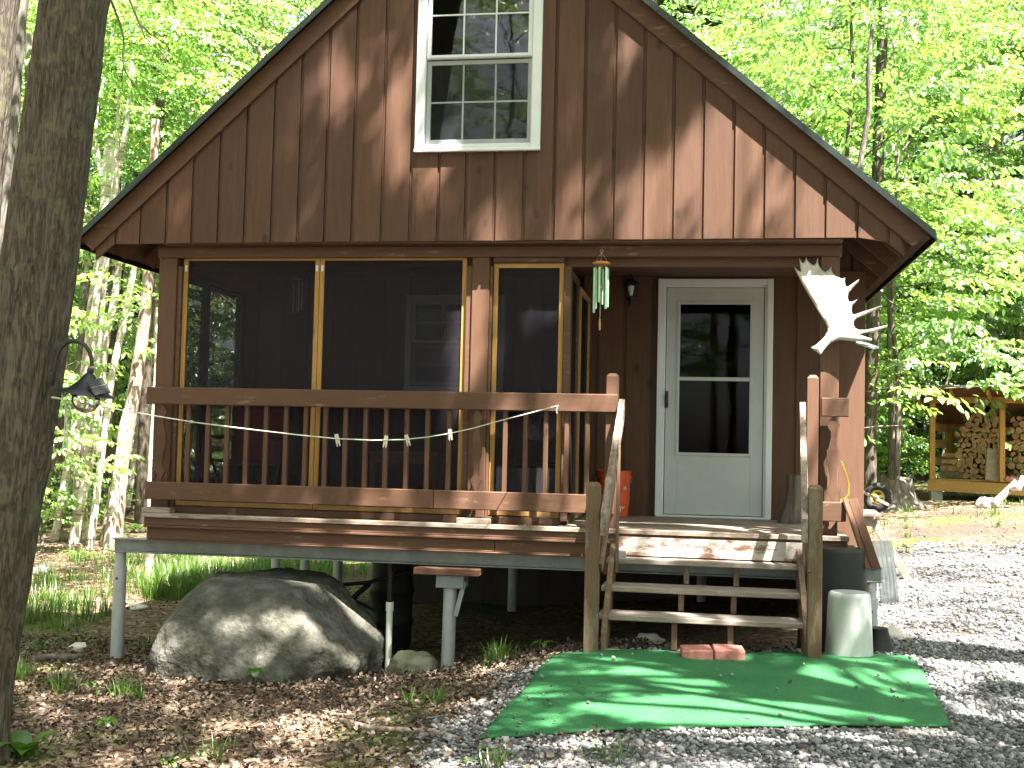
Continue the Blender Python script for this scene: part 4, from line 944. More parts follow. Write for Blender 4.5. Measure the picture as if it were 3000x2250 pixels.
# leaning lumber
a_, b_ = P(2487, 1462, y=.02), P(2560, 1668, y=-.16)
ld = thing('lumber', b_, 'two reddish boards nailed in a V leaning on the deck corner', 'lumber')
MB().beam(a_ + Vector((-.018, 0, 0)), b_ + Vector((-.03, 0, 0)), .015, .11, up=(-.55, -.8, .1)).build('board', M['post'], ld, bevel=.002)
MB().beam(a_ + Vector((.028, .0, 0)), b_ + Vector((.02, .0, 0)), .06, .016, up=(-.2, -.95, .1)).build('board', M['post'], ld, bevel=.002)
# grey trestle
g1 = P(2660, 1697, z=.1)
for _ in range(8): g1 = P(2660, 1697, z=tz(g1.x, g1.y))
tY = g1.y - .1; t1, t2 = P(2530, 1497, y=tY + .9), P(2545, 1497, y=tY); t2.z = t1.z
tr = thing('trestle', Vector((t2.x, t2.y, tz(t2.x, t2.y))), 'weathered grey wooden trestle standing on the drive beyond the deck corner', 'trestle')
MB().beam(t1, t2, .26, .035).build('top_plank', M['grey'], tr, bevel=.004)
MB().beam(t1 + Vector((0, .05, -.075)), t2 + Vector((0, .05, -.075)), .10, .11).build('apron', M['grey'], tr, bevel=.003)
dx_ = g1.x - t2.x
for c_ in (t2 + Vector((0, .10, -.06)), t1 + Vector((0, -.12, -.06))):
    for sd in (-1, 1):
        e_ = Vector((c_.x + sd * dx_ * (1 if sd > 0 else .55), c_.y + (-.05 if c_.y < tY + .5 else .05), 0)); e_.z = tz(e_.x, e_.y)
        MB().beam(c_ + Vector((sd * .055, 0, 0)), e_, .035, .08, up=(1, 0, 0)).build('leg', M['grey'], tr, bevel=.003)
# cloudy plastic sheet leaning
s1, s2 = P(2555, 1585, y=.62), P(2612, 1585, y=.70); s3 = P(2632, 1765, z=.03); s4 = P(2578, 1768, z=.03); s3.y = .38; s4.y = .32
s3 = P(2634, 1765, y=.38); s4 = P(2580, 1768, y=.32)
ps = MB(); nn = 14; vs = []
for j in range(9):
    for i in range(nn + 1):
        u, v = i / nn, j / 8; p = s1.lerp(s2, u).lerp(s4.lerp(s3, u), v); vs.append(p + Vector((0, -.006 * math.sin(u * 30) - .03 * math.sin(v * 3.1) , 0)))
ps.add(vs, [(j*(nn+1)+i, j*(nn+1)+i+1, (j+1)*(nn+1)+i+1, (j+1)*(nn+1)+i) for j in range(8) for i in range(nn)])
pso = ps.build('plastic_sheet', M['sheet'], None, smooth=True); sm = pso.modifiers.new('t', 'SOLIDIFY'); sm.thickness = .004
tag(solo(pso, s4), 'cloudy corrugated plastic sheet leaning by the right corner', 'sheet')
# yellow cord hanging by the corner post
yc = [P(2465, 1352, y=.2), P(2478, 1385, y=.2), P(2487, 1420, y=.2), P(2486, 1448, y=.2), P(2472, 1465, y=.2), P(2464, 1462, y=.15), P(2466, 1490, y=.12)]
yo = MB().tube(yc, .005, 8).build('extension_cord', plain('yellow_cord', (.62, .45, .03), .5), None, smooth=True)
tag(solo(yo, yc[0]), 'yellow cord looped beside the right porch post', 'cord')

# red paver at the foot of the steps, green turf mat
mid = P(2040, 1955, z=.0); 
for k, (px, lab) in enumerate(((2040, 'pinkish red concrete paver at the foot of the steps, left of a pair'), (2134, 'pinkish red concrete paver at the foot of the steps, right of a pair'))):
    c = P(px, 1952, z=.0); z0 = tz(c.x, c.y)
    o = rockless = MB().box(-.101, .101, -.10, .10, -.02, .085).build('paver', M['brick'], None, bevel=.012, seg=3)
    o.location = (c.x, c.y + .10, z0 + .01); o.rotation_euler = (math.radians(2), math.radians(-2 + 3 * k), math.radians(6 - k * 2)); tag(o, lab, 'paver', 'pavers at the steps')
CQ = [P(1400, 2157, z=-.06), P(2785, 2137, z=-.02), P(2668, 1938, z=.0), P(1600, 1935, z=-.02)]
CQ[3] = P(1620, 1935, z=-.04); CW = P(1545, 2010, z=-.05)
nu, nv_ = 70, 56; tv = []; tf = []
for j in range(nv_ + 1):
    v = j / nv_; lft = (CQ[0] * (1 - v) ** 2 + CW * 2 * v * (1 - v) * 1.0 + CQ[3] * v * v) if True else 0
    rgt = CQ[1].lerp(CQ[2], v)
    for i in range(nu + 1):
        u = i / nu; p = lft.lerp(rgt, u); wob = .012 * mnoise.noise(Vector((p.x * 2, p.y * 2, 0))) + .004 * mnoise.noise(Vector((p.x * 9, p.y * 9, 4)))
        ex = .012 * mnoise.noise(Vector((p.x * 6, p.y * 6, 9)))
        tv.append((p.x + ex, p.y + ex, tz(p.x, p.y) + .036 + wob))
tf = [(j*(nu+1)+i, j*(nu+1)+i+1, (j+1)*(nu+1)+i+1, (j+1)*(nu+1)+i) for j in range(nv_) for i in range(nu)]
to = mesh_np('turf_mat', tv, tf, M['turf'], None, True); sm = to.modifiers.new('t', 'SOLIDIFY'); sm.thickness = .012
tag(solo(to, (CQ[0] + CQ[2]) / 2), 'green artificial turf mat laid on the gravel before the steps', 'mat')

# spare wheel with a yellow rim and bar
gy = 10.2; c = P(2571, 1457, y=gy); R_ = .225
wh = thing('barrow_wheel', c, 'black barrow wheel with a yellow rim beside the tree stump', 'wheel')
axw = Vector((-.35, -1, .12))
MB().torus(c, R_ - .055, .06, axw, 36, 14).build('tyre', M['rubber'], wh, smooth=True)
yl = plain('yellow_rim', (.62, .50, .08), .45); rm_ = MB(); rm_.torus(c, .105, .018, axw, 30, 8); qd = axw.to_track_quat('Z', 'Y')
for k in range(3):
    a_ = 2.09 * k + .3; rm_.beam(c + qd @ Vector((.03 * math.cos(a_), .03 * math.sin(a_), .01)), c + qd @ Vector((.11 * math.cos(a_), .11 * math.sin(a_), .01)), .05, .012, up=axw)
rm_.build('rim', yl, wh, smooth=False)
MB().tube([c - axw.normalized() * .06, c + axw.normalized() * .07], .032, 14).build('hub', M['galv'], wh, smooth=True)
MB().beam(P(2528, 1441, y=gy - .16), P(2610, 1483, y=gy - .16), .03, .045).build('handle_bar', M['grey'], wh, bevel=.003)

# tree stump
q = P(2625, 1472, y=12.0); x, y = q.x, 12.1; z0 = tz(x, y); n = 40; mb = MB(); prof = [(.62, -.1), (.50, .05), (.37, .17), (.31, .32), (.29, .46), (.285, .52)]; vs = []
for r_, z in prof:
    for k in range(n):
        a_ = 2*math.pi*k/n; fl_ = 1 + (.38 * max(0, math.sin(a_ * 3 + .6)) + .2 * math.sin(a_ * 5)) * max(0, (.34 - z)) * 1.3 + .06 * mnoise.noise(Vector((math.cos(a_) * 3, math.sin(a_) * 3, z * 2)))
        vs.append((x + r_ * fl_ * math.cos(a_), y + r_ * fl_ * math.sin(a_), z0 + z + (.05 * math.sin(a_ * 2 + 1) + .03 * math.sin(a_ * 7) if z > .5 else 0)))
fs = [(i*n+k, i*n+(k+1) % n, (i+1)*n+(k+1) % n, (i+1)*n+k) for i in range(len(prof)-1) for k in range(n)] + [tuple((len(prof)-1)*n+k for k in range(n))]
so_ = mb.add(vs, fs).build('tree_stump', M['stump'], None, smooth=True); tag(solo(so_, (x, y, z0)), 'wide weathered grey tree stump with flaring roots left of the woodshed', 'stump')

# ------------------------------------------------------------------ woodshed and firewood
SHY = 13.6
O = P(2722, 1440, y=SHY); gz_ = tz(O.x, O.y); ang = math.radians(-22)
ex = Vector((math.cos(ang), math.sin(ang), 0)); ey = Vector((-math.sin(ang), math.cos(ang), 0)); O = Vector((O.x, O.y, gz_))
def W(u, v, z): return O + ex * u + ey * v + Vector((0, 0, z))
shed = thing('woodshed', O, 'open fronted woodshed of yellow lumber stacked with firewood', 'woodshed')
def hz_at(px, py, u, v):  # height of a picture row at a shed position
    b_ = W(u, v, 0); return P(px, py, y=b_.y).z - O.z
zs0, zs1, zbm, zrf = hz_at(2722, 1437, 0, 0), hz_at(2722, 1405, 0, 0), hz_at(2722, 1172, 0, 0), hz_at(2722, 1136, 0, -.3)
LEN = 3.6; DEP = 1.5
def sb(a, b, w, h, name, mat='pineh', up=(0, 0, 1)): return MB().beam(a, b, w, h, up).build(name, M[mat], shed, bevel=.004)
sb(W(-.02, 0, (zs0 + zs1) / 2), W(1.93, 0, (zs0 + zs1) / 2 - .03), .05, zs1 - zs0, 'sill_beam')
sb(W(-.02, DEP, (zs0 + zs1) / 2), W(LEN, DEP, (zs0 + zs1) / 2), .05, zs1 - zs0, 'sill_beam')
fb = MB()
for k in range(11): fb.beam(W(.0, .09 + k * .13, zs1 + .012), W(LEN, .09 + k * .13, zs1 + .012), .115, .024)
fb.build('floor_boards', M['pineh'], shed)
for u in (.05, 1.24, 2.45, 3.55):
    sb(W(u, .0, zs1), W(u, .0, zbm - .055), .10, .09, 'front_post', 'pine', up=(1, 0, 0)); sb(W(u, DEP, zs1), W(u, DEP, zbm - .42), .10, .09, 'rear_post', 'pine', up=(1, 0, 0))
sb(W(-.08, 0, zbm), W(LEN + .05, 0, zbm), .05, .11, 'header_beam')
sb(W(-.08, DEP, zbm - .40), W(LEN + .05, DEP, zbm - .40), .05, .11, 'header_beam')
slope = .30
for k in range(7):
    u = -.18 + k * .62; sb(W(u, -.42, zrf - .075 + .0), W(u, DEP + .3, zrf - .075 - slope * (DEP + .72)), .045, .10, 'rafter')
rf_ = MB(); rf_.beam(W(LEN / 2, -.50, zrf), W(LEN / 2, DEP + .35, zrf - slope * (DEP + .85)), LEN + .40, .022); rfo = rf_.build('roof', M['trim'], shed)
MB().beam(W(LEN / 2, -.53, zrf + .022), W(LEN / 2, DEP + .37, zrf + .022 - slope * (DEP + .90)), LEN + .45, .016).build('roof_metal', M['galv'], rfo)
for z in (.34, .66, .97, 1.28): sb(W(.02, .05, zs1 + z), W(.02, DEP - .05, zs1 + z), .022, .15, 'side_slat')
for z in (.2, .5, .8, 1.1): sb(W(.05, DEP + .035, zs1 + z), W(LEN, DEP + .035, zs1 + z), .022, .14, 'rear_slat')
for u in (.1, 1.8, 3.4):
    for v in (.1, DEP - .05): 
        g_ = W(u, v, 0); zg = tz(g_.x, g_.y) - O.z; sb(W(u, v, zg - .05), W(u, v, zs0 + .002), .2, .2, 'footing_block', 'galv', up=(1, 0, 0))
# firewood: five shapes of log, copied into the stack
def logmesh(kind):
    L_ = .42; mb = MB(); n = 14
    if kind == 0: cs = [(.075 * math.cos(2*math.pi*k/n) * (1 + .05*math.sin(k*2)), .072 * math.sin(2*math.pi*k/n)) for k in range(n)]
    elif kind == 1: cs = [(.085 * math.cos(math.pi*k/8), .085 * math.sin(math.pi*k/8) - .03) for k in range(9)]
    elif kind == 2: cs = [(-.06, -.045)] + [(.11 * math.cos(math.radians(a)) - .06, .11 * math.sin(math.radians(a)) - .045) for a in (0, 18, 36, 54, 72, 90)]
    elif kind == 3: cs = [(-.065, -.05), (.055, -.058), (.075, .015), (.01, .06), (-.06, .04)]
    else: cs = [(.058 * math.cos(2*math.pi*k/n), .055 * math.sin(2*math.pi*k/n)*(1+.1*math.sin(k))) for k in range(n)]
    m_ = len(cs)
    mb.cur = 0; mb.add([(p[0], -L_/2, p[1]) for p in cs] + [(p[0]*1.03, L_/2, p[1]*1.03) for p in cs], [(k, k+m_, (k+1) % m_+m_, (k+1) % m_) for k in range(m_)])
    mb.cur = 1; mb.add([(p[0]*1.001, -L_/2-.001, p[1]*1.001) for p in cs], [tuple(range(m_))]); mb.add([(p[0]*1.03, L_/2+.001, p[1]*1.03) for p in cs], [tuple(range(m_-1, -1, -1))])
    o = mb.build('firewood_log', [M['logend'] if kind in (2, 3) else M['logbark'], M['logend']], None); return o.data, o
LOGS = [logmesh(k) for k in range(5)]
KN = ['round log', 'half-round split log', 'wedge-shaped split log', 'blocky split log', 'thin round log']
used = set()
lrng = random.Random(5)
def put_log(u, v, z, kind, where, rot=None):
    me, first = LOGS[kind]
    if kind in used: o = first.copy(); COL.objects.link(o)
    else: o = first; used.add(kind)
    o.location = W(u, v, z); o.rotation_euler = (0, lrng.uniform(0, 6.3), ang + lrng.uniform(-.05, .05) + (rot or 0))
    if rot: o.rotation_euler = (lrng.uniform(0, 6.3) * 0, lrng.uniform(0, 6.3), ang + rot)
    s = lrng.uniform(.64, .92); o.scale = (s, 1, s)
    return tag(o, f'{KN[kind]} {where}', 'firewood', 'firewood stacked in the woodshed')
zf = zs1 + .024
rows = 13
for r_ in range(rows):
    zc = zf + .055 + r_ * .094
    u = .44 + (r_ % 2) * .045 + (0.0 if r_ < 10 else .15)
    while u < 1.16:
        put_log(u + lrng.uniform(-.012, .012), .62 + lrng.uniform(-.05, .05), zc + lrng.uniform(-.012, .012), lrng.choice((0, 1, 2, 2, 3, 4, 1)), 'in the ' + ('bottom' if r_ < 2 else 'lower part' if r_ < 5 else 'middle' if r_ < 8 else 'upper part' if r_ < 11 else 'top') + " of the shed's left stack"); u += lrng.uniform(.082, .104)
for r_ in range(11):
    zc = zf + .06 + r_ * .106; u = 1.34 + (r_ % 2) * .06
    while u < 2.3:
        put_log(u, .70 + lrng.uniform(-.06, .06), zc + lrng.uniform(-.015, .015), lrng.choice((0, 0, 1, 2, 3)), 'in the ' + ('bottom' if r_ < 2 else 'lower part' if r_ < 4 else 'middle' if r_ < 6 else 'top') + " of the shed's second stack behind the post"); u += lrng.uniform(.098, .125)
for k in range(4): put_log(.30 + .02 * k, .45 + .06 * (k % 2), zf + .07 + .115 * k, (1, 3, 2, 3)[k], ("lying crosswise on the shed floor", "lying crosswise second from the floor", "lying crosswise third from the floor", "lying crosswise on top of the cross stack")[k], rot=math.radians(82))
gp = MB().beam(W(1.06, .02, zf), W(1.08, .10, zf + .56), .21, .03, up=(0, -1, 0)).build('board_offcut', M['grey'], None, bevel=.003); tag(solo(gp, W(1.06, .02, zf)), 'grey board offcut propped upright against the firewood', 'board')
q = W(1.38, .0, zs1); tag(rockmesh('wood_chunk', q + Vector((0, .03, .05)), (.13, .08, .06), M['brick'], seed=5, amp=.3, sub=3), 'reddish wood chunk on the shed sill beside the second post', 'wood chunk')
q = P(2890, 1462, y=11.6); tag(rockmesh('white_rock', (q.x, q.y, tz(q.x, q.y) + .06), (.17, .12, .11), M['paleRock'], seed=8, amp=.25, sub=4), 'white rock on the ground before the woodshed', 'rock')
bq = [P(2912, 1478, y=11.5), P(2935, 1455, y=11.55), P(2958, 1432, y=11.6), P(2980, 1412, y=11.6)]
bo2 = MB(); bo2.tube(bq, [.075, .06, .055, .06], 12); bo2.tube([bq[2], P(2985, 1428, y=11.4), P(3000, 1395, y=11.4)], [.05, .055, .05], 10)
tag(solo(bo2.build('branch_piece', M['birch'], None, smooth=True), bq[0]), 'short pale birch branch leaning beside the white rock', 'branch')
# ================================================================== GROUND
def axis(segs):
    out = []
    for a, b, s in segs: out += list(np.arange(a, b, s))
    return np.array(out + [segs[-1][1]])
gx_ = axis([(-160, -60, 20), (-60, -14, 2.5), (-14, -8, .4), (-8, 6, .11), (6, 14, .4), (14, 60, 2.5), (60, 160, 20)])
gy_ = axis([(-120, -40, 20), (-40, -10, 2.5), (-10, -5.2, .3), (-5.2, 10, .11), (10, 24, .5), (24, 80, 3), (80, 180, 20)])
GX, GY = np.meshgrid(gx_, gy_)
GZ = np.zeros_like(GX)
for j in range(len(gy_)): GZ[j] = terr(GX[j], GY[j])
bump_ = np.array([[mnoise.noise(Vector((x * 1.3, y * 1.3, 0))) * .03 + mnoise.noise(Vector((x * 4, y * 4, 5))) * .012 if -14 < x < 14 and -10 < y < 24 else 0 for x in gx_] for y in gy_])
bump_[(GX > -1.2) & (GX < 9) & (GY < 8)] *= .25
GV = np.stack([GX, GY, GZ + bump_], -1).reshape(-1, 3); nx = len(gx_)
ii = (np.arange(len(gy_) - 1)[:, None] * nx + np.arange(nx - 1)[None, :]).ravel()
tag(mesh_np('ground', GV, np.stack([ii, ii + 1, ii + 1 + nx, ii + nx], 1), M['ground'], None, True), None, None, kind='structure')
# gravel driveway, one sheet with a ragged edge
def in_drive(x, y):
    e = .35 * mnoise.noise(Vector((x * .9, y * .9, 2))) + .12 * mnoise.noise(Vector((x * 3.3, y * 3.3, 1)))
    left = -1.35 + .18 * max(0, -2 - y) * .35 + e
    if y > -1.2: left = -1.0 + (y + 1.2) * .55 + e if y < -.2 else 1.15 + e * .5
    if y > .6: left = 1.25 + e
    far = 6.6 + .15 * (x - 3) + e * 2
    return left < x < 16 and -30 < y < far
dx = axis([(-2.4, 6, .07), (6, 16, .4)]); dy = axis([(-30, -6, .8), (-6, 2, .07), (2, 9, .14)])
DXg, DYg = np.meshgrid(dx, dy); DZ = np.zeros_like(DXg)
for j in range(len(dy)): DZ[j] = terr(DXg[j], DYg[j])
bd = np.array([[mnoise.noise(Vector((x * 1.3, y * 1.3, 0))) * .0075 + mnoise.noise(Vector((x * 4, y * 4, 5))) * .003 if -14 < x < 14 and -10 < y < 24 else 0 for x in dx] for y in dy])
msk = np.array([[in_drive(x, y) for x in dx] for y in dy])
DV = np.stack([DXg, DYg, DZ + bd + .016], -1).reshape(-1, 3); nx = len(dx); cell = (msk[:-1, :-1] & msk[1:, 1:]).ravel()
ii = (np.arange(len(dy) - 1)[:, None] * nx + np.arange(nx - 1)[None, :]).ravel()[cell]
tag(mesh_np('gravel_driveway', DV, np.stack([ii, ii + 1, ii + 1 + nx, ii + nx], 1), M['gravel'], None, True), None, None, kind='structure')

# ------------------------------------------------------------------ loose stones, dead leaves, grass (uncountable)
def rotm(a, b, c):
    ca, sa, cb, sb_, cc, sc = np.cos(a), np.sin(a), np.cos(b), np.sin(b), np.cos(c), np.sin(c)
    R = np.empty((len(a), 3, 3))
    R[:, 0, 0] = cc*cb; R[:, 0, 1] = cc*sb_*sa - sc*ca; R[:, 0, 2] = cc*sb_*ca + sc*sa
    R[:, 1, 0] = sc*cb; R[:, 1, 1] = sc*sb_*sa + cc*ca; R[:, 1, 2] = sc*sb_*ca - cc*sa
    R[:, 2, 0] = -sb_; R[:, 2, 1] = cb*sa; R[:, 2, 2] = cb*ca
    return R
def scatter_mesh(name, base_v, base_f, pos, R, S, mat, smooth=False, jit=0):
    n = len(pos); k = len(base_v); bv = np.asarray(base_v, float)
    L_ = np.repeat(bv[None], n, 0)
    if jit: L_ = L_ * (1 + rng.uniform(-jit, jit, L_.shape))
    V = np.einsum('nij,nkj->nki', R, L_ * S[:, None, :]) + pos[:, None, :]
    Fq = (np.asarray(base_f)[None] + (np.arange(n) * k)[:, None, None]).reshape(-1, np.asarray(base_f).shape[1])
    return mesh_np(name, V.reshape(-1, 3), Fq, mat, None, smooth)
def ico():
    bm = bmesh.new(); bmesh.ops.create_icosphere(bm, subdivisions=1, radius=1); v = [tuple(q.co) for q in bm.verts]; f = [tuple(q.index for q in p.verts) for p in bm.faces]; bm.free(); return v, f
cpoly = [Vector((p.x, p.y)) for p in (CQ[0], CQ[1], CQ[2], CQ[3], CW)]
iv, if_ = ico()
pts = []
def sample(n, x0, x1, y0, y1, ok):
    out = []
    for x, y in zip(rng.uniform(x0, x1, n), rng.uniform(y0, y1, n)):
        if ok(x, y): out.append((x, y))
    return out
def okstone(x, y):
    if not in_drive(x - .1 * rng.normal(), y + .1 * rng.normal()): return False
    if inside(Vector((x, y)), cpoly): return rng.random() < .006
    return True
st1 = sample(46000, -1.9, 3.6, -5.0, .6, okstone); st2 = sample(14000, 1.1, 7.5, .6, 7.5, okstone)
pp_ = np.array(st1 + st2); n = len(pp_); sz = rng.lognormal(math.log(.0108), .36, n) * np.where(pp_[:, 1] > .6, 1.35, 1); sz = np.clip(sz, .006, .045)
incp = np.array([inside(Vector(p), cpoly) for p in pp_]); 
pos = np.column_stack([pp_, terr(pp_[:, 0], pp_[:, 1]) + .018 + sz * .25 + np.where(incp, .03, 0)])
S = np.column_stack([sz * rng.uniform(.8, 1.4, n), sz * rng.uniform(.7, 1.1, n), sz * rng.uniform(.5, .8, n)])
tag(scatter_mesh('gravel', iv, if_, pos, rotm(rng.normal(0, .4, n), rng.normal(0, .4, n), rng.uniform(0, 6.3, n)), S, M['stones'], False, .16), 'loose grey crushed stone covering the driveway', 'gravel', kind='stuff')
# dead leaves: curled, lobed
LV = [(0,0,0),(.28,.30,.10),(.62,.40,.22),(.78,.16,.08),(1,0,.12),(.74,-.2,.10),(.58,-.42,.25),(.25,-.30,.08),(.45,0,-.03)]
LF = [(0,8,1),(1,8,2),(2,8,3),(3,8,4),(4,8,5),(5,8,6),(6,8,7),(7,8,0)]
def okl(x, y):
    if -4.4 < x < 1 and y > .9: return rng.random() < .5
    if inside(Vector((x, y)), cpoly): return rng.random() < .008
    if in_drive(x, y): return rng.random() < (.03 if x > -.3 else .2)
    return rng.random() < .85
lv = sample(46000, -7.2, -.4, -5.0, 1.2, okl) + sample(4200, -.6, 4.5, -5.0, .5, okl) + sample(9000, -12, -2, 1.2, 10, okl) + sample(3500, 1.3, 9, .5, 13, okl)
lp_ = np.array(lv); n = len(lp_); sz = rng.uniform(.020, .046, n)
pos = np.column_stack([lp_, terr(lp_[:, 0], lp_[:, 1]) + rng.uniform(.012, .035, n) + np.array([.02 if in_drive(*p) else 0 for p in lp_]) + np.array([.03 if inside(Vector(p), cpoly) else 0 for p in lp_])])
tag(scatter_mesh('leaf_litter', LV, LF, pos, rotm(rng.normal(0, .45, n), rng.normal(0, .45, n), rng.uniform(0, 6.3, n)), np.column_stack([sz, sz * rng.uniform(.6, 1, n), sz * rng.uniform(.3, 1.3, n)]), M['litter'], False, .1), 'brown curled dead leaves covering the ground left of the driveway', 'leaf litter', kind='stuff')
# grass
def grass(name, centres, label, hmin, hmax, per, spread):
    P_, H_ = [], []
    for cx, cy, s in centres:
        m = int(per * s)
        a = rng.uniform(0, 6.3, m); r = np.abs(rng.normal(0, spread, m)); P_.append(np.column_stack([cx + r * np.cos(a), cy + r * np.sin(a), a, rng.uniform(hmin, hmax, m) * s ** .4]))
    A_ = np.concatenate(P_); n = len(A_); z = terr(A_[:, 0], A_[:, 1])
    base = np.column_stack([A_[:, :2], z]); az = A_[:, 2] + rng.normal(0, .7, n); h = A_[:, 3]; w = rng.uniform(.0025, .006, n); bend = rng.uniform(.15, .75, n)
    d = np.column_stack([np.cos(az), np.sin(az), np.zeros(n)]); sd = np.column_stack([-np.sin(az), np.cos(az), np.zeros(n)]); up = np.array([0, 0, 1.])
    V = []
    for t, ww in ((0, 1), (.45, .85), (.8, .5), (1, .05)):
        c = base + up * (h * (t - .28 * bend * t * t))[:, None] + d * (h * bend * t * t)[:, None]
        V += [c + sd * (w * ww)[:, None], c - sd * (w * ww)[:, None]]
    V = np.stack(V, 1); Fq = np.array([(0,1,3,2),(2,3,5,4),(4,5,7,6)])[None] + (np.arange(n) * 8)[:, None, None]
    return tag(mesh_np(name, V.reshape(-1, 3), Fq.reshape(-1, 4), M['grass'], None, True), label, 'grass', kind='stuff')
cen = []
for _ in range(420):
    x, y = rng.uniform(-9.5, -3.6), rng.uniform(1.6, 10)
    if x > -4.7 and y < 7.2: continue
    if mnoise.noise(Vector((x * .55, y * .55, 3))) > .08: cen.append((x, y, rng.uniform(.5, 1.4)))
for px, py in ((640, 1690), (700, 1700), (560, 1700), (760, 1690), (600, 1730), (680, 1740), (830, 1670), (520, 1740), (880, 1660)):
    q = P(px, py, z=-.47); 
    for k in range(18): cen.append((q.x + rng.normal(0, .45), q.y + rng.normal(0, .45), rng.uniform(1.0, 2.0)))
grass('grass', cen, 'bright grass growing in tufts beside and behind the cabin', .14, .36, 34, .12)
cen = []
for px, py, s in ((200, 1790, 1.6), (100, 1810, 1.3), (80, 1990, 1.3), (190, 2030, 1), (330, 2050, .9), (420, 2050, .9), (1440, 1945, 1.5), (1270, 2060, .7), (230, 1700, 1.5), (130, 1760, 1.5), (1575, 1915, .4), (1440, 2235, .8), (1750, 2230, .6), (580, 2240, .5), (1460, 1950, 1.2)):
    q = P(px, py, z=-.3 if px < 1400 else -.1)
    for _ in range(6): q = P(px, py, z=tz(q.x, q.y))
    for k in range(2): cen.append((q.x + rng.normal(0, .08), q.y + rng.normal(0, .08), s))
for _ in range(230):
    x, y = rng.uniform(2.2, 14), rng.uniform(6.4, 13)
    if mnoise.noise(Vector((x * .6, y * .6, 8))) > .0: cen.append((x, y, rng.uniform(.4, .9)))
for _ in range(70):
    x, y = rng.uniform(-8, -4.2), rng.uniform(-3, 2.5)
    if mnoise.noise(Vector((x * .8, y * .8, 13))) > .12: cen.append((x, y, rng.uniform(.4, .9)))
grass('grass', cen, 'short scattered grass tufts on bare ground and along the drive', .07, .20, 26, .06)

# ------------------------------------------------------------------ leaves on twigs
LEAF = np.array([(0,0,0),(.30,.27,.05),(.68,.24,.02),(1,0,-.12),(.68,-.24,.02),(.30,-.27,.05)])
def make_spray(seed, n=22, L_=.75, size=.105, flat=True, droop=.35):
    r = np.random.default_rng(seed); P0, R0, S0 = [], [], []
    def leaf(p, az, s):
        P0.append(p); R0.append((r.normal(0, .32), droop + r.normal(0, .22), az)); S0.append(s)
    tw = [((0, 0), 0, L_)]
    for k in range(4): tw.append(((L_ * (.18 + .18 * k), 0), (.75 if k % 2 else -.75) + r.normal(0, .15), L_ * (.5 - .07 * k)))
    per = max(2, n // len(tw))
    for (ox, oy), az, ln in tw:
        m = per + (3 if az == 0 else 0)
        for i in range(m):
            t = (i + .6) / m; x = ox + math.cos(az) * ln * t; y = oy + math.sin(az) * ln * t; z = -.10 * (x / L_) ** 2 * L_ - .05 * abs(y) + r.normal(0, .012)
            leaf((x, y, z), az + (.85 if i % 2 else -.85) * (1 - .6 * (i == m - 1)) + r.normal(0, .2), size * r.uniform(.65, 1.15))
    P0 = np.array(P0); A_ = np.array(R0); S0 = np.array(S0)
    return np.einsum('nij,kj->nki', rotm(A_[:, 0], A_[:, 1], A_[:, 2]), LEAF) * S0[:, None, None] + P0[:, None, :]
SPR = [make_spray(100 + k, size=.115) for k in range(6)]
SPRC = [s_ - s_.mean((0, 1)) for s_ in (make_spray(400 + k, 24, .40, .10, droop=.2) for k in range(6))]
SPRB = [make_spray(200 + k, 28, .85, .138, droop=.55) for k in range(6)]
def make_needle(seed, L_=.9):
    r = np.random.default_rng(seed); out = []
    Q = np.array([(0,.5,0),(0,-.5,0),(.5,-.42,0),(1,-.1,-.05),(1,.1,-.05),(.5,.42,0)])
    for side in (-1, 1):
        for i in range(13):
            t = i / 13; ln = (.34 * (1 - t) + .07) * r.uniform(.8, 1.15); az = side * r.uniform(.75, 1.05)
            for k in range(3):
                tt = k / 3; p = np.array((t * L_ + math.cos(az) * ln * tt, math.sin(az) * ln * tt, -.12 * t * t - .08 * tt * ln))
                R = rotm(np.array([r.normal(0, .3)]), np.array([.12 + r.normal(0, .1)]), np.array([az + r.normal(0, .25)]))[0]
                out.append((Q * np.array([ln * .42, .05, .03])) @ R.T + p)
    return np.array(out)
NED = [make_needle(300 + k) for k in range(4)]
LFQ = np.array([(0, 3, 2, 1), (0, 5, 4, 3)])
def bake(sprays, pos, yaw, pitch, roll, scale, r):
    out = []; which = r.integers(0, len(sprays), len(pos))
    for k, sp in enumerate(sprays):
        s = which == k
        if not s.any(): continue
        R = rotm(roll[s], pitch[s], yaw[s])
        V = np.einsum('nij,lkj->nlki', R, sp) * scale[s][:, None, None, None] + pos[s][:, None, None, :]
        out.append(V.reshape(-1, 6, 3))
    return np.concatenate(out)
def leaf_mesh(name, V, mat):
    n = len(V); Fq = (LFQ[None] + (np.arange(n) * 6)[:, None, None]).reshape(-1, 4)
    return mesh_np(name, V.reshape(-1, 3), Fq, mat, None, False)

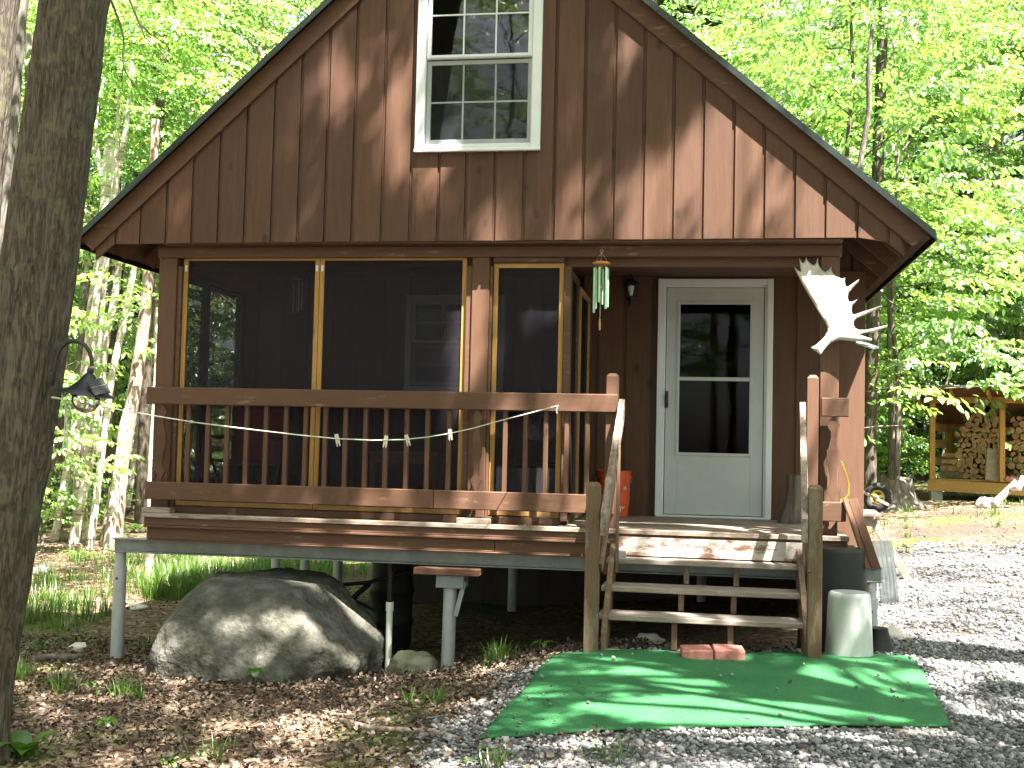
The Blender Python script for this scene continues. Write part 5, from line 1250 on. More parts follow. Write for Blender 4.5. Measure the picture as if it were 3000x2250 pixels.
# ------------------------------------------------------------------ tree kinds (each built once at the origin, then copied)
def wavy(a, b, n, amp, r):
    a = np.array(a, float); b = np.array(b, float); o = []
    off = np.cumsum(r.normal(0, amp, (n + 1, 3)), 0); off -= np.linspace(0, 1, n + 1)[:, None] * off[-1]
    for i in range(n + 1): o.append(a + (b - a) * i / n + off[i])
    return [Vector(p) for p in o]
def broadleaf(seed, H, base, R, nl, ns, rt, sprays, up=.35, trunk_amp=.05, stilt=.12, scale=1.0):
    r = np.random.default_rng(seed); mb = MB(); n = 10
    tr = wavy((0, 0, -.35), (r.normal(0, .25), r.normal(0, .25), H), n, trunk_amp, r)
    rad = [rt * (1 - .86 * (i / n) ** 1.1) * (1.35 if i == 0 else 1) for i in range(n + 1)]
    mb.tube(tr, rad, 12); SP, SY, SPi, SR, SS = [], [], [], [], []
    for k in range(nl):
        t = (k + r.uniform(.1, .9)) / nl; h = base + (H - base) * t; f = (h + .35) / (H + .35) * n; i = min(int(f), n - 1); p0 = tr[i].lerp(tr[i+1], f - i)
        prof = math.sin(math.pi * min(.97, .22 + .75 * t)) ** .7; ln = R * prof * r.uniform(.65, 1.15); az = k * 2.4 + r.normal(0, .3)
        d = Vector((math.cos(az), math.sin(az), up * r.uniform(.3, 1.6) + .5 * t)); e = p0 + d.normalized() * ln
        br = wavy(p0, e, 5, .05 * ln * .5, r); rb = max(.008, rt * .33 * (1 - .7 * t)); mb.tube(br, [rb * (1 - .85 * j / 5) for j in range(6)], 6)
        m = max(3, int(ns / nl * (ln / R) * 1.5))
        for q in range(m):
            s = r.uniform(.25, 1.0) ; f2 = s * 5; i2 = min(int(f2), 4); p = br[i2].lerp(br[i2+1], f2 - i2)
            side = r.choice((-1, 1)); a2 = az + side * r.uniform(.2, 1.3) * (1.15 - .6 * s); ext = r.uniform(0, .35) * ln * (1 - s * .6)
            p = p + Vector((math.cos(a2) * ext, math.sin(a2) * ext, r.normal(0, .14)))
            SP.append(p); SY.append(a2 + r.normal(0, .25)); SPi.append(stilt + r.normal(0, .16)); SR.append(r.normal(0, .16)); SS.append(r.uniform(.75, 1.2) * scale)
    V = bake(sprays, np.array([tuple(p) for p in SP]), np.array(SY), np.array(SPi), np.array(SR), np.array(SS), r)
    return mb, V
def conifer(seed, H, base, R, rt):
    r = np.random.default_rng(seed); mb = MB(); tr = wavy((0, 0, -.35), (0, 0, H), 10, .03, r); mb.tube(tr, [rt * (1 - .93 * i / 10) for i in range(11)], 12)
    A = [[] for _ in range(5)]
    h = base
    while h < H * .97:
        t = (h - base) / (H - base)
        for k in range(4):
            az = r.uniform(0, 6.3); ln = R * (1 - t) ** .7 * r.uniform(.6, 1.1) + .25; p0 = Vector((0, 0, h)); e = p0 + Vector((math.cos(az) * ln, math.sin(az) * ln, -.22 * ln + r.normal(0, .1)))
            br = wavy(p0, e, 4, .02, r); mb.tube(br, [.022 * (1 - .8 * j / 4) for j in range(5)], 5)
            m = max(2, int(ln / .2))
            for q in range(m):
                s = .25 + .75 * q / m; p = p0.lerp(e, s); sd = (-1) ** q
                for a, val in zip(A, (tuple(p), az + sd * r.uniform(.2, .8), .25 + r.normal(0, .12), r.normal(0, .25), r.uniform(.7, 1.05) * (1 if ln > 1 else .6))): a.append(val)
        h += r.uniform(.22, .42)
    return mb, bake(NED, np.array(A[0]), np.array(A[1]), np.array(A[2]), np.array(A[3]), np.array(A[4]), r)
KINDS = {}
def register(kind, name, res, bark, leaf, cat):
    mb, V = res; root = thing(name, (0, 0, 0), 'tree', cat); t = mb.build('trunk', M[bark], root, smooth=True); c = leaf_mesh('crown', V, M[leaf]); c.parent = root
    KINDS[kind] = [root, t, c, False]
register('tall1', 'maple_tree', broadleaf(1, 17, 4.5, 3.6, 22, 420, .17, SPR), 'bark2', 'leafA', 'tree')
register('tall2', 'maple_tree', broadleaf(2, 19, 5.5, 3.9, 24, 430, .20, SPR), 'barkdk', 'leafA', 'tree')
register('tall3', 'beech_tree', broadleaf(3, 15, 3.0, 3.3, 24, 420, .13, SPRB), 'bark2', 'leafB', 'tree')
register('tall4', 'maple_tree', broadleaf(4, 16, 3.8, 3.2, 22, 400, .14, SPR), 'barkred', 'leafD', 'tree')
register('under1', 'beech_sapling', broadleaf(5, 6.5, .9, 2.1, 17, 170, .045, SPRB, up=.15, stilt=.05), 'bark2', 'leafB', 'sapling')
register('under2', 'beech_sapling', broadleaf(6, 5.0, .6, 1.9, 15, 140, .035, SPRB, up=.12, stilt=.05), 'bark2', 'leafB', 'sapling')
register('under3', 'maple_sapling', broadleaf(7, 8.0, 1.2, 2.3, 18, 190, .055, SPR, up=.2, stilt=.08), 'barkdk', 'leafA', 'sapling')
register('shrub', 'leafy_shrub', broadleaf(8, 1.7, .12, 1.0, 12, 60, .018, SPR, up=.5, stilt=.1), 'bark2', 'leafA', 'shrub')
register('hem1', 'hemlock_tree', conifer(9, 15, 2.0, 2.6, .16), 'barkdk', 'needle', 'tree')
register('hem2', 'hemlock_tree', conifer(10, 10, 1.0, 2.1, .11), 'barkdk', 'needle', 'tree')
def plant(kind, x, y, label, s=1.0, rz=None, lean=(0, 0), group=None):
    e = KINDS[kind]
    if not e[3]: r, e[3] = e[0], True
    else:
        r = e[0].copy(); COL.objects.link(r)
        for c in e[1:3]: k = c.copy(); COL.objects.link(k); k.parent = r
    r.location = (x, y, tz(x, y)); r.scale = (s, s, s); r.rotation_euler = (lean[0], lean[1], rng.uniform(0, 6.28) if rz is None else rz)
    tag(r, label, r['category'], group); return r

# ------------------------------------------------------------------ trees the photo shows one by one
def px_trunk(name, pts, d, mat, label, crown=None, n=12, cat='tree', extra=(), group=None, base_flare=1.25, root_px=None):
    """trunk surveyed from the picture: pts (px, py, half width in px) from base to top at depth d"""
    path, rad = [], []
    for px, py, hw in pts: path.append(P(px, py, d=d)); rad.append(hw / F * d)
    b = path[0].copy(); zb = tz(b.x, b.y); 
    if b.z > zb:
        b2 = b + (path[0] - path[1]).normalized() * (b.z - zb) / max(.4, (path[1] - path[0]).normalized().z); path.insert(0, Vector((b2.x, b2.y, zb - .15))); rad.insert(0, rad[0] * base_flare)
    root = thing(name, path[0], label, cat, group); mb = MB(); m = len(path)
    fine, fr_ = [], []
    for i in range(m - 1):
        for k in range(4): t = k / 4; fine.append(path[i].lerp(path[i+1], t) + Vector((mnoise.noise(path[i] * 3 + Vector((k, 0, 0))), mnoise.noise(path[i] * 3 + Vector((0, k, 7))), 0)) * rad[i] * .18); fr_.append((rad[i] * (1 - t) + rad[i+1] * t) * (1 + .08 * mnoise.noise(Vector((i * 4 + k, d, 3)))))
    fine.append(path[-1]); fr_.append(rad[-1]); mb.tube(fine, fr_, n)
    for ex_ in extra: mb.tube([P(a, b_, d=d) for a, b_, c_ in ex_], [c_ / F * d for a, b_, c_ in ex_], 8)
    mb.build('trunk', M[mat], root, smooth=True)
    if crown:
        R_, ns, leaf, zoff = crown; r = np.random.default_rng(int(d * 100 + pts[0][0])); top = path[-1] + Vector((0, 0, zoff))
        u = r.normal(0, 1, (ns, 3)); u /= np.linalg.norm(u, axis=1)[:, None]; u *= (r.uniform(.25, 1, (ns, 1)) ** .5) * np.array([R_, R_, R_ * .75])
        V = bake(SPR, u + np.array(top), np.arctan2(u[:, 1], u[:, 0]) + r.normal(0, .5, ns), .1 + r.normal(0, .2, ns), r.normal(0, .2, ns), r.uniform(.8, 1.2, ns), r)
        c = leaf_mesh('crown', V - np.array(root.location), M[leaf]); c.parent = root
    return root
# the big leaning trunk at the left edge, with real bark ridges
def big_trunk(name, axis_pts, d, label, hang=True, segs=150, rows=420, ridge=.014):
    path = [P(px, py, d=d) for px, py, hw in axis_pts]; rad = [hw / F * d for _, _, hw in axis_pts]
    b = path[0]; zb = tz(b.x, b.y) - .2; dr = (path[0] - path[1]).normalized(); path.insert(0, b + dr * max(.1, (b.z - zb))); rad.insert(0, rad[0] * 1.5)
    tdir = (path[-1] - path[-2]).normalized()
    for k in range(1, 5): path.append(path[-1] + tdir * 2.2 + Vector((.05 * k, .02, .05))); rad.append(rad[-1] * .88)
    ln = [0]
    for i in range(1, len(path)): ln.append(ln[-1] + (path[i] - path[i-1]).length)
    V = np.zeros((rows, segs, 3)); 
    for j in range(rows):
        s = ln[-1] * (j / (rows - 1)) ** 1.35; i = max(k for k in range(len(ln)) if ln[k] <= s + 1e-9); i = min(i, len(path) - 2); t = (s - ln[i]) / (ln[i+1] - ln[i]); p = path[i].lerp(path[i+1], t); R_ = rad[i] * (1 - t) + rad[i+1] * t
        flare = max(0, 1 - s / .7)
        for k in range(segs):
            a = 2 * math.pi * k / segs; ca, sa = math.cos(a), math.sin(a)
            q = Vector((ca * 3.6 + .25 * mnoise.noise(Vector((ca * 2, sa * 2, s * 2.0))), sa * 3.6, s * 1.25))
            rid = abs(mnoise.noise(q * 1.35)); fine = mnoise.noise(Vector((ca * 11, sa * 11, s * 6)))
            h = min(1, rid * 3.4) * ridge + fine * .0035 + .012 * mnoise.noise(Vector((ca, sa, s * .8)))
            h += flare * flare * .06 * math.sin(a * 5 + 1)
            rr = R_ - ridge * .6 + h; V[j, k] = (p.x + rr * ca, p.y + rr * sa, p.z)
    root = thing(name, path[0], label, 'tree')
    ii = (np.arange(rows - 1)[:, None] * segs + np.arange(segs)[None, :]).ravel(); jj = (np.arange(rows - 1)[:, None] * segs + (np.arange(segs)[None, :] + 1) % segs).ravel()
    mesh_np('trunk', V.reshape(-1, 3), np.stack([ii, jj, jj + segs, ii + segs], 1), M['bark'], root, True)
    return root, path
bt_, bp_ = big_trunk('maple_tree', [(-92, 2240, 108), (-70, 2000, 105), (-20, 1700, 105), (12, 1500, 103), (66, 1125, 103), (120, 750, 101), (170, 375, 98), (221, 0, 96)], 6.0, 'thick leaning tree trunk with rough bark carrying the lamp')
hb = MB()
for pts_ in ([(300, -160, 5), (325, 0, 4), (352, 70, 3.5), (362, 113, 3), (361, 194, 2.5), (375, 225, 2), (400, 258, 1.2)], [(350, -160, 5), (380, 0, 4), (407, 66, 3), (440, 100, 2.5), (478, 124, 1.5)], [(407, 66, 2.5), (425, 110, 2), (470, 150, 1.2)], [(361, 194, 2), (356, 240, 1.2)]):
    hb.tube([P(a, b, d=7.0) for a, b, c in pts_], [c / F * 7 for a, b, c in pts_], 7)
hb.build('hanging_branch', M['barkdk'], bt_, smooth=True)
big_trunk('maple_tree', [(-290, 2200, 50), (-190, 1700, 50), (-110, 1200, 49), (-60, 750, 47), (-25, 375, 46), (8, 0, 44)], 8.2, 'second rough trunk close behind the big trunk at the left edge', segs=80, rows=200)
px_trunk('maple_tree', [(-60, 1500, 34), (-25, 900, 32), (10, 500, 31), (32, 250, 30), (50, 0, 30), (75, -400, 26)], 12, 'bark2', 'lighter grey trunk just right of the second trunk', (3.0, 260, 'leafA', 1.0))
# birch clump
BG = 'pale trunks of the birch clump left of the cabin'
px_trunk('birch_tree', [(235, 1470, 20), (237, 1250, 20), (262, 1050, 20), (276, 900, 20), (296, 760, 19), (310, 600, 17), (318, 470, 16), (321, 395, 13)], 21, 'birch', 'thick white birch snag with a broken top', group=BG, extra=[[(305, 560, 8), (288, 470, 7), (279, 400, 6), (284, 310, 5), (308, 225, 3)], [(300, 545, 5), (330, 480, 4)]])
px_trunk('birch_tree', [(240, 1460, 13), (258, 1380, 12), (285, 1250, 11), (311, 990, 11), (330, 900, 10), (342, 840, 10), (350, 760, 8)], 20.5, 'birch', 'slim forked birch crossing in front of the broken snag', (1.6, 60, 'leafB', .8), group=BG)
px_trunk('birch_tree', [(340, 1475, 27), (352, 1390, 22), (375, 1250, 20), (393, 1150, 19), (408, 1050, 19), (420, 960, 18), (430, 860, 16), (436, 760, 15), (445, 600, 14), (455, 350, 12)], 20, 'barkred', 'leaning reddish birch with a white peeling foot', (2.4, 160, 'leafB', 1), group=BG)
px_trunk('birch_tree', [(318, 1180, 9), (330, 1090, 10), (345, 1020, 10), (362, 940, 10), (376, 870, 9), (392, 790, 9), (400, 770, 8)], 19.5, 'birch', 'thin white birch stem leaning right behind the lamp', None, group=BG)
px_trunk('birch_tree', [(333, 1470, 13), (342, 1400, 12), (351, 1330, 12), (360, 1260, 12), (372, 1200, 11)], 19.8, 'birch', 'short bright birch stem at the foot of the reddish birch', None, group=BG)
px_trunk('birch_tree', [(442, 1440, 11), (444, 1330, 9), (449, 1220, 6), (455, 1100, 5), (460, 900, 4)], 16, 'birch', 'slender bright birch stem against the left porch corner', (1.0, 30, 'leafB', .5), group=BG)
px_trunk('birch_tree', [(331, 560, 6), (342, 440, 6), (347, 330, 5), (346, 260, 4)], 20.8, 'birch', 'thin straight birch stem rising right of the broken snag', (1.2, 40, 'leafA', .8), group=BG)
px_trunk('birch_tree', [(336, 560, 9), (350, 480, 8), (366, 400, 8), (374, 330, 7), (378, 280, 5), (385, 180, 4)], 20.7, 'birch', 'curving birch stem nearest the roof edge', (1.4, 60, 'leafA', .8), group=BG, extra=[[(374, 350, 3), (388, 335, 2)]])
DG = 'dark trunks among the birches'
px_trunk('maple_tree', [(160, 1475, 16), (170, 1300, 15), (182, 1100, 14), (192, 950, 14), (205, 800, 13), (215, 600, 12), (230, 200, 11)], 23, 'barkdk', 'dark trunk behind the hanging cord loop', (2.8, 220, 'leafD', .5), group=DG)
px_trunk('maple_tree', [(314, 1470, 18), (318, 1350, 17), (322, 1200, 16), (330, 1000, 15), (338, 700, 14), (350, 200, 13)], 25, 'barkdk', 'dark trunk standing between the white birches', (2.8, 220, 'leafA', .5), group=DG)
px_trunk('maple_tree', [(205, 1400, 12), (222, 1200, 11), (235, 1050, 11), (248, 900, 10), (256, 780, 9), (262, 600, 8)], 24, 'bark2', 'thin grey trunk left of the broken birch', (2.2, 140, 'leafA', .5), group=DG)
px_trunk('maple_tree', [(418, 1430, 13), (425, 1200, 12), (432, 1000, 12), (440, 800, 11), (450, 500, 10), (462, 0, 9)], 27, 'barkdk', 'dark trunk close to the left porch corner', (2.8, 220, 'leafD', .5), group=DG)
px_trunk('maple_tree', [(452, 600, 14), (460, 430, 13), (475, 250, 13), (490, 60, 12), (500, -100, 12)], 24, 'barkdk', 'dark trunk rising above the left roof slope', (3.0, 260, 'leafA', .5), group=DG)
px_trunk('maple_tree', [(540, 420, 8), (556, 320, 8), (572, 200, 7), (590, 60, 7), (600, -60, 6)], 27, 'birch', 'pale thin trunk above the left roof slope', (2.6, 200, 'leafA', .5), group=DG)
px_trunk('maple_tree', [(60, 1300, 14), (70, 1000, 13), (78, 700, 13), (82, 400, 12), (86, 100, 11)], 19, 'bark2', 'grey trunk between the two near trunks at the left', (2.8, 200, 'leafA', .5), group=DG)
# right side trunks
RG = 'trunks right of the cabin'
px_trunk('maple_tree', [(2548, 1425, 24), (2548, 1330, 19), (2550, 1200, 18), (2556, 1000, 19), (2560, 900, 19), (2565, 700, 18), (2575, 400, 17), (2590, 0, 15)], 21, 'bark', 'mossy trunk with a pale foot just behind the right cabin corner', (3.0, 220, 'leafA', .4), group=RG)
px_trunk('maple_tree', [(2902, 1290, 20), (2902, 1120, 18), (2905, 950, 17), (2912, 750, 16), (2925, 400, 15), (2940, -50, 13)], 28, 'barkred', 'straight brown trunk rising behind the woodshed', (3.2, 260, 'leafA', .4), group=RG)
px_trunk('maple_tree', [(2862, 1250, 10), (2866, 1050, 9), (2872, 900, 9), (2880, 600, 8), (2895, 200, 7)], 28, 'birch', 'pale slim trunk left of the straight brown trunk', (2.2, 160, 'leafB', .4), group=RG)
px_trunk('maple_tree', [(2612, 1280, 10), (2612, 1180, 9), (2604, 1090, 9), (2608, 950, 8), (2606, 800, 7)], 22, 'bark2', 'thin crooked grey trunk left of the woodshed', (2.0, 120, 'leafB', .4), group=RG)
px_trunk('maple_tree', [(2698, 1310, 10), (2692, 1150, 10), (2692, 950, 10), (2700, 700, 9), (2715, 300, 8)], 28, 'barkdk', 'dark slim trunk behind the left end of the woodshed roof', (2.4, 160, 'leafA', .4), group=RG)
px_trunk('maple_tree', [(2770, 1280, 14), (2772, 1100, 13), (2780, 800, 13), (2790, 450, 12), (2800, 100, 11)], 30, 'barkdk', 'dark trunk deep behind the middle of the woodshed', (3.2, 260, 'leafD', .4), group=RG)
px_trunk('beech_tree', [(2530, 420, 8), (2545, 330, 8), (2546, 250, 8), (2545, 160, 7), (2560, 60, 5)], 17, 'bark2', 'leafy beech trunk above the right roof slope', (2.2, 150, 'leafB', .2), group=RG)

# ------------------------------------------------------------------ the woods
def wood(side, kind, n, d0, d1, a0, a1, labels, smin=.85, smax=1.15, group=None, avoid=1.1):
    got = 0; tries = 0
    while got < n and tries < n * 40:
        tries += 1
        d = math.sqrt(rng.uniform(d0 * d0, d1 * d1)); a = math.radians(rng.uniform(a0, a1)); x, y = CAM[0] + d * math.sin(a), CAM[1] + d * math.cos(a)
        if -7 < x < 3.2 and -2 < y < 8.6: continue
        if 1.2 < x < 9 and y < 9.5: continue
        if 0 < x < 15 and -14 < y < 8: continue
        t_ = (x - 5.3) * .669 - (y - 14) * .743
        if 0 < t_ < 11 and abs((x - 5.3) * .743 + (y - 14) * .669) < 4.2: continue
        if any((x - q[0]) ** 2 + (y - q[1]) ** 2 < avoid ** 2 for q in PLACED): continue
        w = W(1.2, .7, 0)
        if (x - w.x) ** 2 + (y - w.y) ** 2 < 2.6 ** 2 and d < 30: continue
        PLACED.append((x, y)); k = kind if isinstance(kind, str) else kind[int(rng.integers(len(kind)))]
        plant(k, x, y, labels, rng.uniform(smin, smax), lean=(rng.normal(0, .03), rng.normal(0, .03)), group=group); got += 1
PLACED = []
T = ['tall1', 'tall2', 'tall3', 'tall4']; U_ = ['under1', 'under2', 'under3']
wood('l', T, 13, 26, 40, -36, -9, 'tall leafy tree in the woods left of the cabin', group='woods left of the cabin', avoid=1.8)
wood('l', T, 9, 40, 62, -38, -6, 'distant leafy tree far back in the left woods', .9, 1.3, group='far woods left of the cabin', avoid=2)
wood('l', U_, 16, 27, 37, -34, -12, 'bright understory sapling among the birches left of the cabin', group='saplings left of the cabin')
wood('l', ['hem1', 'hem2'], 7, 27, 45, -35, -10, 'dark hemlock deep in the woods left of the cabin', group='hemlocks left of the cabin')
wood('r', T, 12, 29, 42, -3, 20, 'tall leafy tree in the woods right of the cabin', group='woods right of the cabin', avoid=1.8)
wood('r', T, 9, 42, 64, -6, 22, 'distant leafy tree far back in the right woods', .9, 1.3, group='far woods right of the cabin', avoid=2)
wood('r', U_, 15, 22, 32, 2.5, 17, 'bright beech or maple sapling behind the woodshed', group='saplings right of the cabin')
wood('r', ['hem1', 'hem2'], 8, 26, 45, -2, 18, 'dark hemlock deep in the woods right of the cabin', group='hemlocks right of the cabin')
wood('l', 'shrub', 16, 24, 36, -34, -14, 'low leafy shrub on the forest floor left of the cabin', .5, 1.1, group='shrubs left of the cabin', avoid=.7)
wood('r', 'shrub', 26, 22, 36, 3, 17, 'low leafy shrub on the forest floor right of the cabin', .5, 1.1, group='shrubs right of the cabin', avoid=.7)
wood('b', T, 9, 24, 34, -10, 1, 'tall leafy tree close behind the cabin', group='trees close behind the cabin', avoid=1.8)
wood('b', T, 12, 45, 60, -13, 0, 'tall leafy tree directly behind the cabin', group='woods behind the cabin', avoid=2)
wood('l', T, 22, 16, 40, -95, -38, 'tall leafy tree in the woods far to the left of the cabin', group='woods far left', avoid=2)
wood('l', U_, 8, 14, 30, -80, -38, 'sapling in the woods far to the left of the cabin', group='saplings far left')
wood('r', T, 24, 18, 42, 20, 80, 'tall leafy tree in the woods across the drive', group='woods across the drive', avoid=2)
wood('r', U_, 10, 16, 32, 22, 75, 'sapling at the far side of the drive', group='saplings across the drive')
# leafy trees whose branches hang beside the right roof slope
for x, y, k, s, lab in ((8.6, 16.8, 'tall3', .9, 'young beech tree behind the right end of the woodshed'), (9.4, 16.6, 'under3', 1.3, 'tall sapling at the right edge behind the woodshed'), (6.6, 18.2, 'tall3', .8, 'young beech tree directly behind the woodshed'), (3.4, 12.8, 'under1', 1.3, 'beech sapling behind the right roof slope'), (2.2, 11.2, 'under3', 1.35, 'tall maple sapling hidden by the right roof slope'), (4.0, 17.6, 'tall3', .8, 'young beech tree behind the left end of the woodshed')):
    PLACED.append((x, y)); plant(k, x, y, lab, s)
for x, y, k, s, lab in ((-10.6, 9.0, 'under2', .8, 'layered beech sapling left of the birch clump'), (-7.3, 10.8, 'under2', .55, 'small leafy beech sapling beside the left porch corner'), (-5.6, 14.5, 'under3', 1.2, 'maple sapling behind the left roof slope')):
    PLACED.append((x, y)); plant(k, x, y, lab, s)

# ------------------------------------------------------------------ unseen canopy: maple leaf clumps set along sun rays to dapple cabin and yard
def lit_facade(x, z):
    for cx, cz, rx, rz in LITW:
        if ((x - cx) / rx) ** 2 + ((z - cz) / rz) ** 2 < 1: return True
    return False
LIT = [(470,640,18,70),(520,670,16,40),(855,640,26,60),(955,290,40,130),(1030,230,32,120),(1185,130,36,110),(1172,450,40,110),(1250,560,38,80),(1110,500,26,40),(1430,690,60,40),(1665,440,32,60),(1665,670,46,55),(1745,680,40,35),
 (1850,620,46,90),(1950,620,50,85),(1865,110,36,50),(2075,640,80,75),(2110,340,36,70),(2200,540,55,160),(2295,610,58,120),(2380,620,60,110),(2470,640,60,90),(2550,690,50,60),
 (1400,960,46,130),(1560,1180,90,50),(1790,1130,50,70),(1540,1340,90,90),(900,1440,40,36),(1140,1470,50,40),(1440,1480,60,40),(730,1440,26,30),(920,1600,70,30),(1320,1590,160,35),(1650,1600,50,30),(1500,1545,120,20),
 (1830,1570,80,40),(2100,1560,150,40),(2310,1610,70,60),(1860,1330,40,90),(2420,900,150,170),(2440,1130,90,110),(2440,1400,90,150),(2510,1250,60,300),(2370,1350,40,150),(2575,1560,60,60),(1740,1470,36,50),(1900,1730,80,25),(2150,1725,90,20)]
LITW = []
for px, py, rx, ry in LIT:
    q = P(px, py, y=0.); q2 = P(px + rx, py + ry, y=0.); LITW.append((q.x, q.z, abs(q2.x - q.x) + .11, abs(q2.z - q.z) + .2))
cr = np.random.default_rng(77); CP = []
def hang(pt, kmin=3.2, kmax=5.6, m=3):
    for _ in range(m): CP.append(np.array(pt) + cr.normal(0, .03, 3) + np.array((.9, -1., 2.4)) * cr.uniform(kmin, kmax))
for x in np.arange(-5.4, 2.4, .2):
    for z in np.arange(-.5, 6.3, .2):
        xx, zz = x + cr.normal(0, .05), z + cr.normal(0, .05)
        if lit_facade(xx, zz): continue
        hang((xx, 0., zz))
GL = [(.0, -2.3, .55, .3), (.9, -1.9, .5, .25), (-.2, -1.5, .35, .2), (.6, -2.6, .5, .18), (1.1, -1.3, .4, .15), (-2.5, -2.35, .34, .10), (-2.05, -2.7, .24, .07), (-2.2, -3.3, .22, .08), (-1.15, -.75, .25, .12), (.3, -3.5, .2, .08)]
for x in np.arange(-5.6, 7.2, .25):
    for y in np.arange(-5.6, -.05, .25):
        xx, yy = x + cr.normal(0, .07), y + cr.normal(0, .07)
        if any(((xx - a) / (rx + .1)) ** 2 + ((yy - b) / (ry + .1)) ** 2 < 1 for a, b, rx, ry in GL): continue
        if xx > 1.35:
            v = mnoise.noise(Vector((xx * .55 + yy * .35, yy * 1.5, 3))) + .5 * mnoise.noise(Vector((xx * 1.3, yy * 3.0, 6)))
            if v > .02: continue
        hang((xx, yy, tz(xx, yy)))
for x in np.arange(1.5, 7.2, .3):
    for y in np.arange(-.05, 7, .3):
        v = mnoise.noise(Vector((x * .5 + y * .3, y * 1.1, 3))) + .5 * mnoise.noise(Vector((x * 1.3, y * 2.2, 6)))
        if v > .05: continue
        hang((x, y, tz(x, y)), 5.2, 7.5, 1)
for px, py in ((-40, 2050), (-20, 1850), (0, 1650), (20, 1450), (45, 1250), (75, 1050), (100, 850), (130, 650), (160, 450), (190, 250), (215, 60), (235, -100)):
    for dx_ in (-70, -25, 20, 65, 100):
        for dz_ in (0, .13, .26): hang(P(px + dx_, py, d=5.9) + Vector((0, 0, dz_)))
CP = np.array(CP)
# gaps cut in the clumps where chosen spots should catch sun
L3 = [(P(760, 1772, y=-.42), .10), (P(830, 1792, y=-.42), .12), (P(900, 1815, y=-.42), .13), (P(970, 1840, y=-.38), .12), (P(1050, 1885, y=-.3), .10), (P(432, 1890, y=-.35), .10), (P(1560, 1188, y=0), .30), (P(1500, 1190, y=0), .2), (P(1400, 1020, y=.1), .2), (P(1400, 900, y=.1), .16), (P(1540, 1330, y=.03), .3), (P(1480, 1300, y=.03), .2), (P(1080, 1590, y=.03), .2), (P(1180, 1592, y=.03), .25), (P(1300, 1595, y=.03), .25), (P(1420, 1600, y=.03), .25), (P(1120, 1468, y=0), .14), (P(1440, 1480, y=0), .2), (P(920, 1590, y=.03), .15), (P(2075, 650, y=-.05), .26), (P(2195, 500, y=-.05), .2), (P(2200, 630, y=-.05), .26), (P(2295, 630, y=-.05), .26), (P(2380, 645, y=-.05), .22), (P(2465, 655, y=-.05), .22), (P(1950, 650, y=-.05), .22), (P(1860, 660, y=-.05), .2), (P(1665, 670, y=-.05), .18), (P(2110, 330, y=-.05), .16), (P(1870, 110, y=-.05), .16), (P(1137, 1930, y=.3), .09), (P(1150, 1950, y=.2), .08)]
s_ = np.array(SUN); ok_ = np.ones(len(CP), bool)
for p_, r_ in L3:
    w_ = CP - np.array(p_); dd = np.linalg.norm(w_ - (w_ @ s_)[:, None] * s_, axis=1); ok_ &= dd > r_ * .5 + .08
CP = CP[ok_]
TRK = [(4.7, -5.6, 'unseen maple right of the camera, leaves placed to shade the yard'), (1.8, -12.5, 'unseen maple behind the camera, leaves placed to shade the cabin'), (9.6, -3.4, 'unseen maple at the right edge of the drive, leaves placed to shade the gravel')]
own = np.argmin(np.stack([(CP[:, 0] - t[0]) ** 2 + (CP[:, 1] - t[1]) ** 2 for t in TRK], 1), 1)
for k, (tx, ty, lab) in enumerate(TRK):
    S_ = CP[own == k]; z0 = tz(tx, ty); root = thing('maple_tree', (tx, ty, z0), lab, 'tree'); mb = MB(); ctr = S_.mean(0) if len(S_) else np.array((tx, ty, 16.))
    top = Vector((tx + (ctr[0] - tx) * .35, ty + (ctr[1] - ty) * .35, float(S_[:, 2].max()) if len(S_) else 18)); r = np.random.default_rng(k + 50)
    tr = wavy((tx, ty, z0 - .3), tuple(top), 12, .08, r); mb.tube(tr, [.26 * (1 - .85 * i / 12) for i in range(13)], 14)
    for q in S_[r.choice(len(S_), min(46, len(S_)), replace=False)]:
        i = int(np.clip((q[2] - 3.5) / (top.z) * 12, 4, 11)); e = Vector(q) - Vector((0, 0, .15)); br = wavy(tr[i], e, 6, .12, r); mb.tube(br, [.06 * (1 - .9 * j / 6) for j in range(7)], 5)
    mb.build('trunk', M['bark2'], root, smooth=True)
    n = len(S_); V = bake(SPRC, S_, r.uniform(0, 6.3, n), .15 + r.normal(0, .25, n), r.normal(0, .25, n), r.uniform(.75, 1.05, n), r); V[:, :, :] -= np.array(root.location)
    V -= 0; c = leaf_mesh('crown', V, M['leafA']); c.parent = root
# woods behind the camera (they show in the window glass)
for k in range(44):
    a = math.radians(-100 + (k % 22) * 9.5 + rng.normal(0, 2)); d = rng.uniform(13, 19) if k < 22 else rng.uniform(20, 32); plant(T[k % 4], CAM[0] + d * math.sin(a), CAM[1] - d * math.cos(a), 'tall leafy tree in the woods behind the camera', rng.uniform(.85, 1.1), group='woods behind the camera')

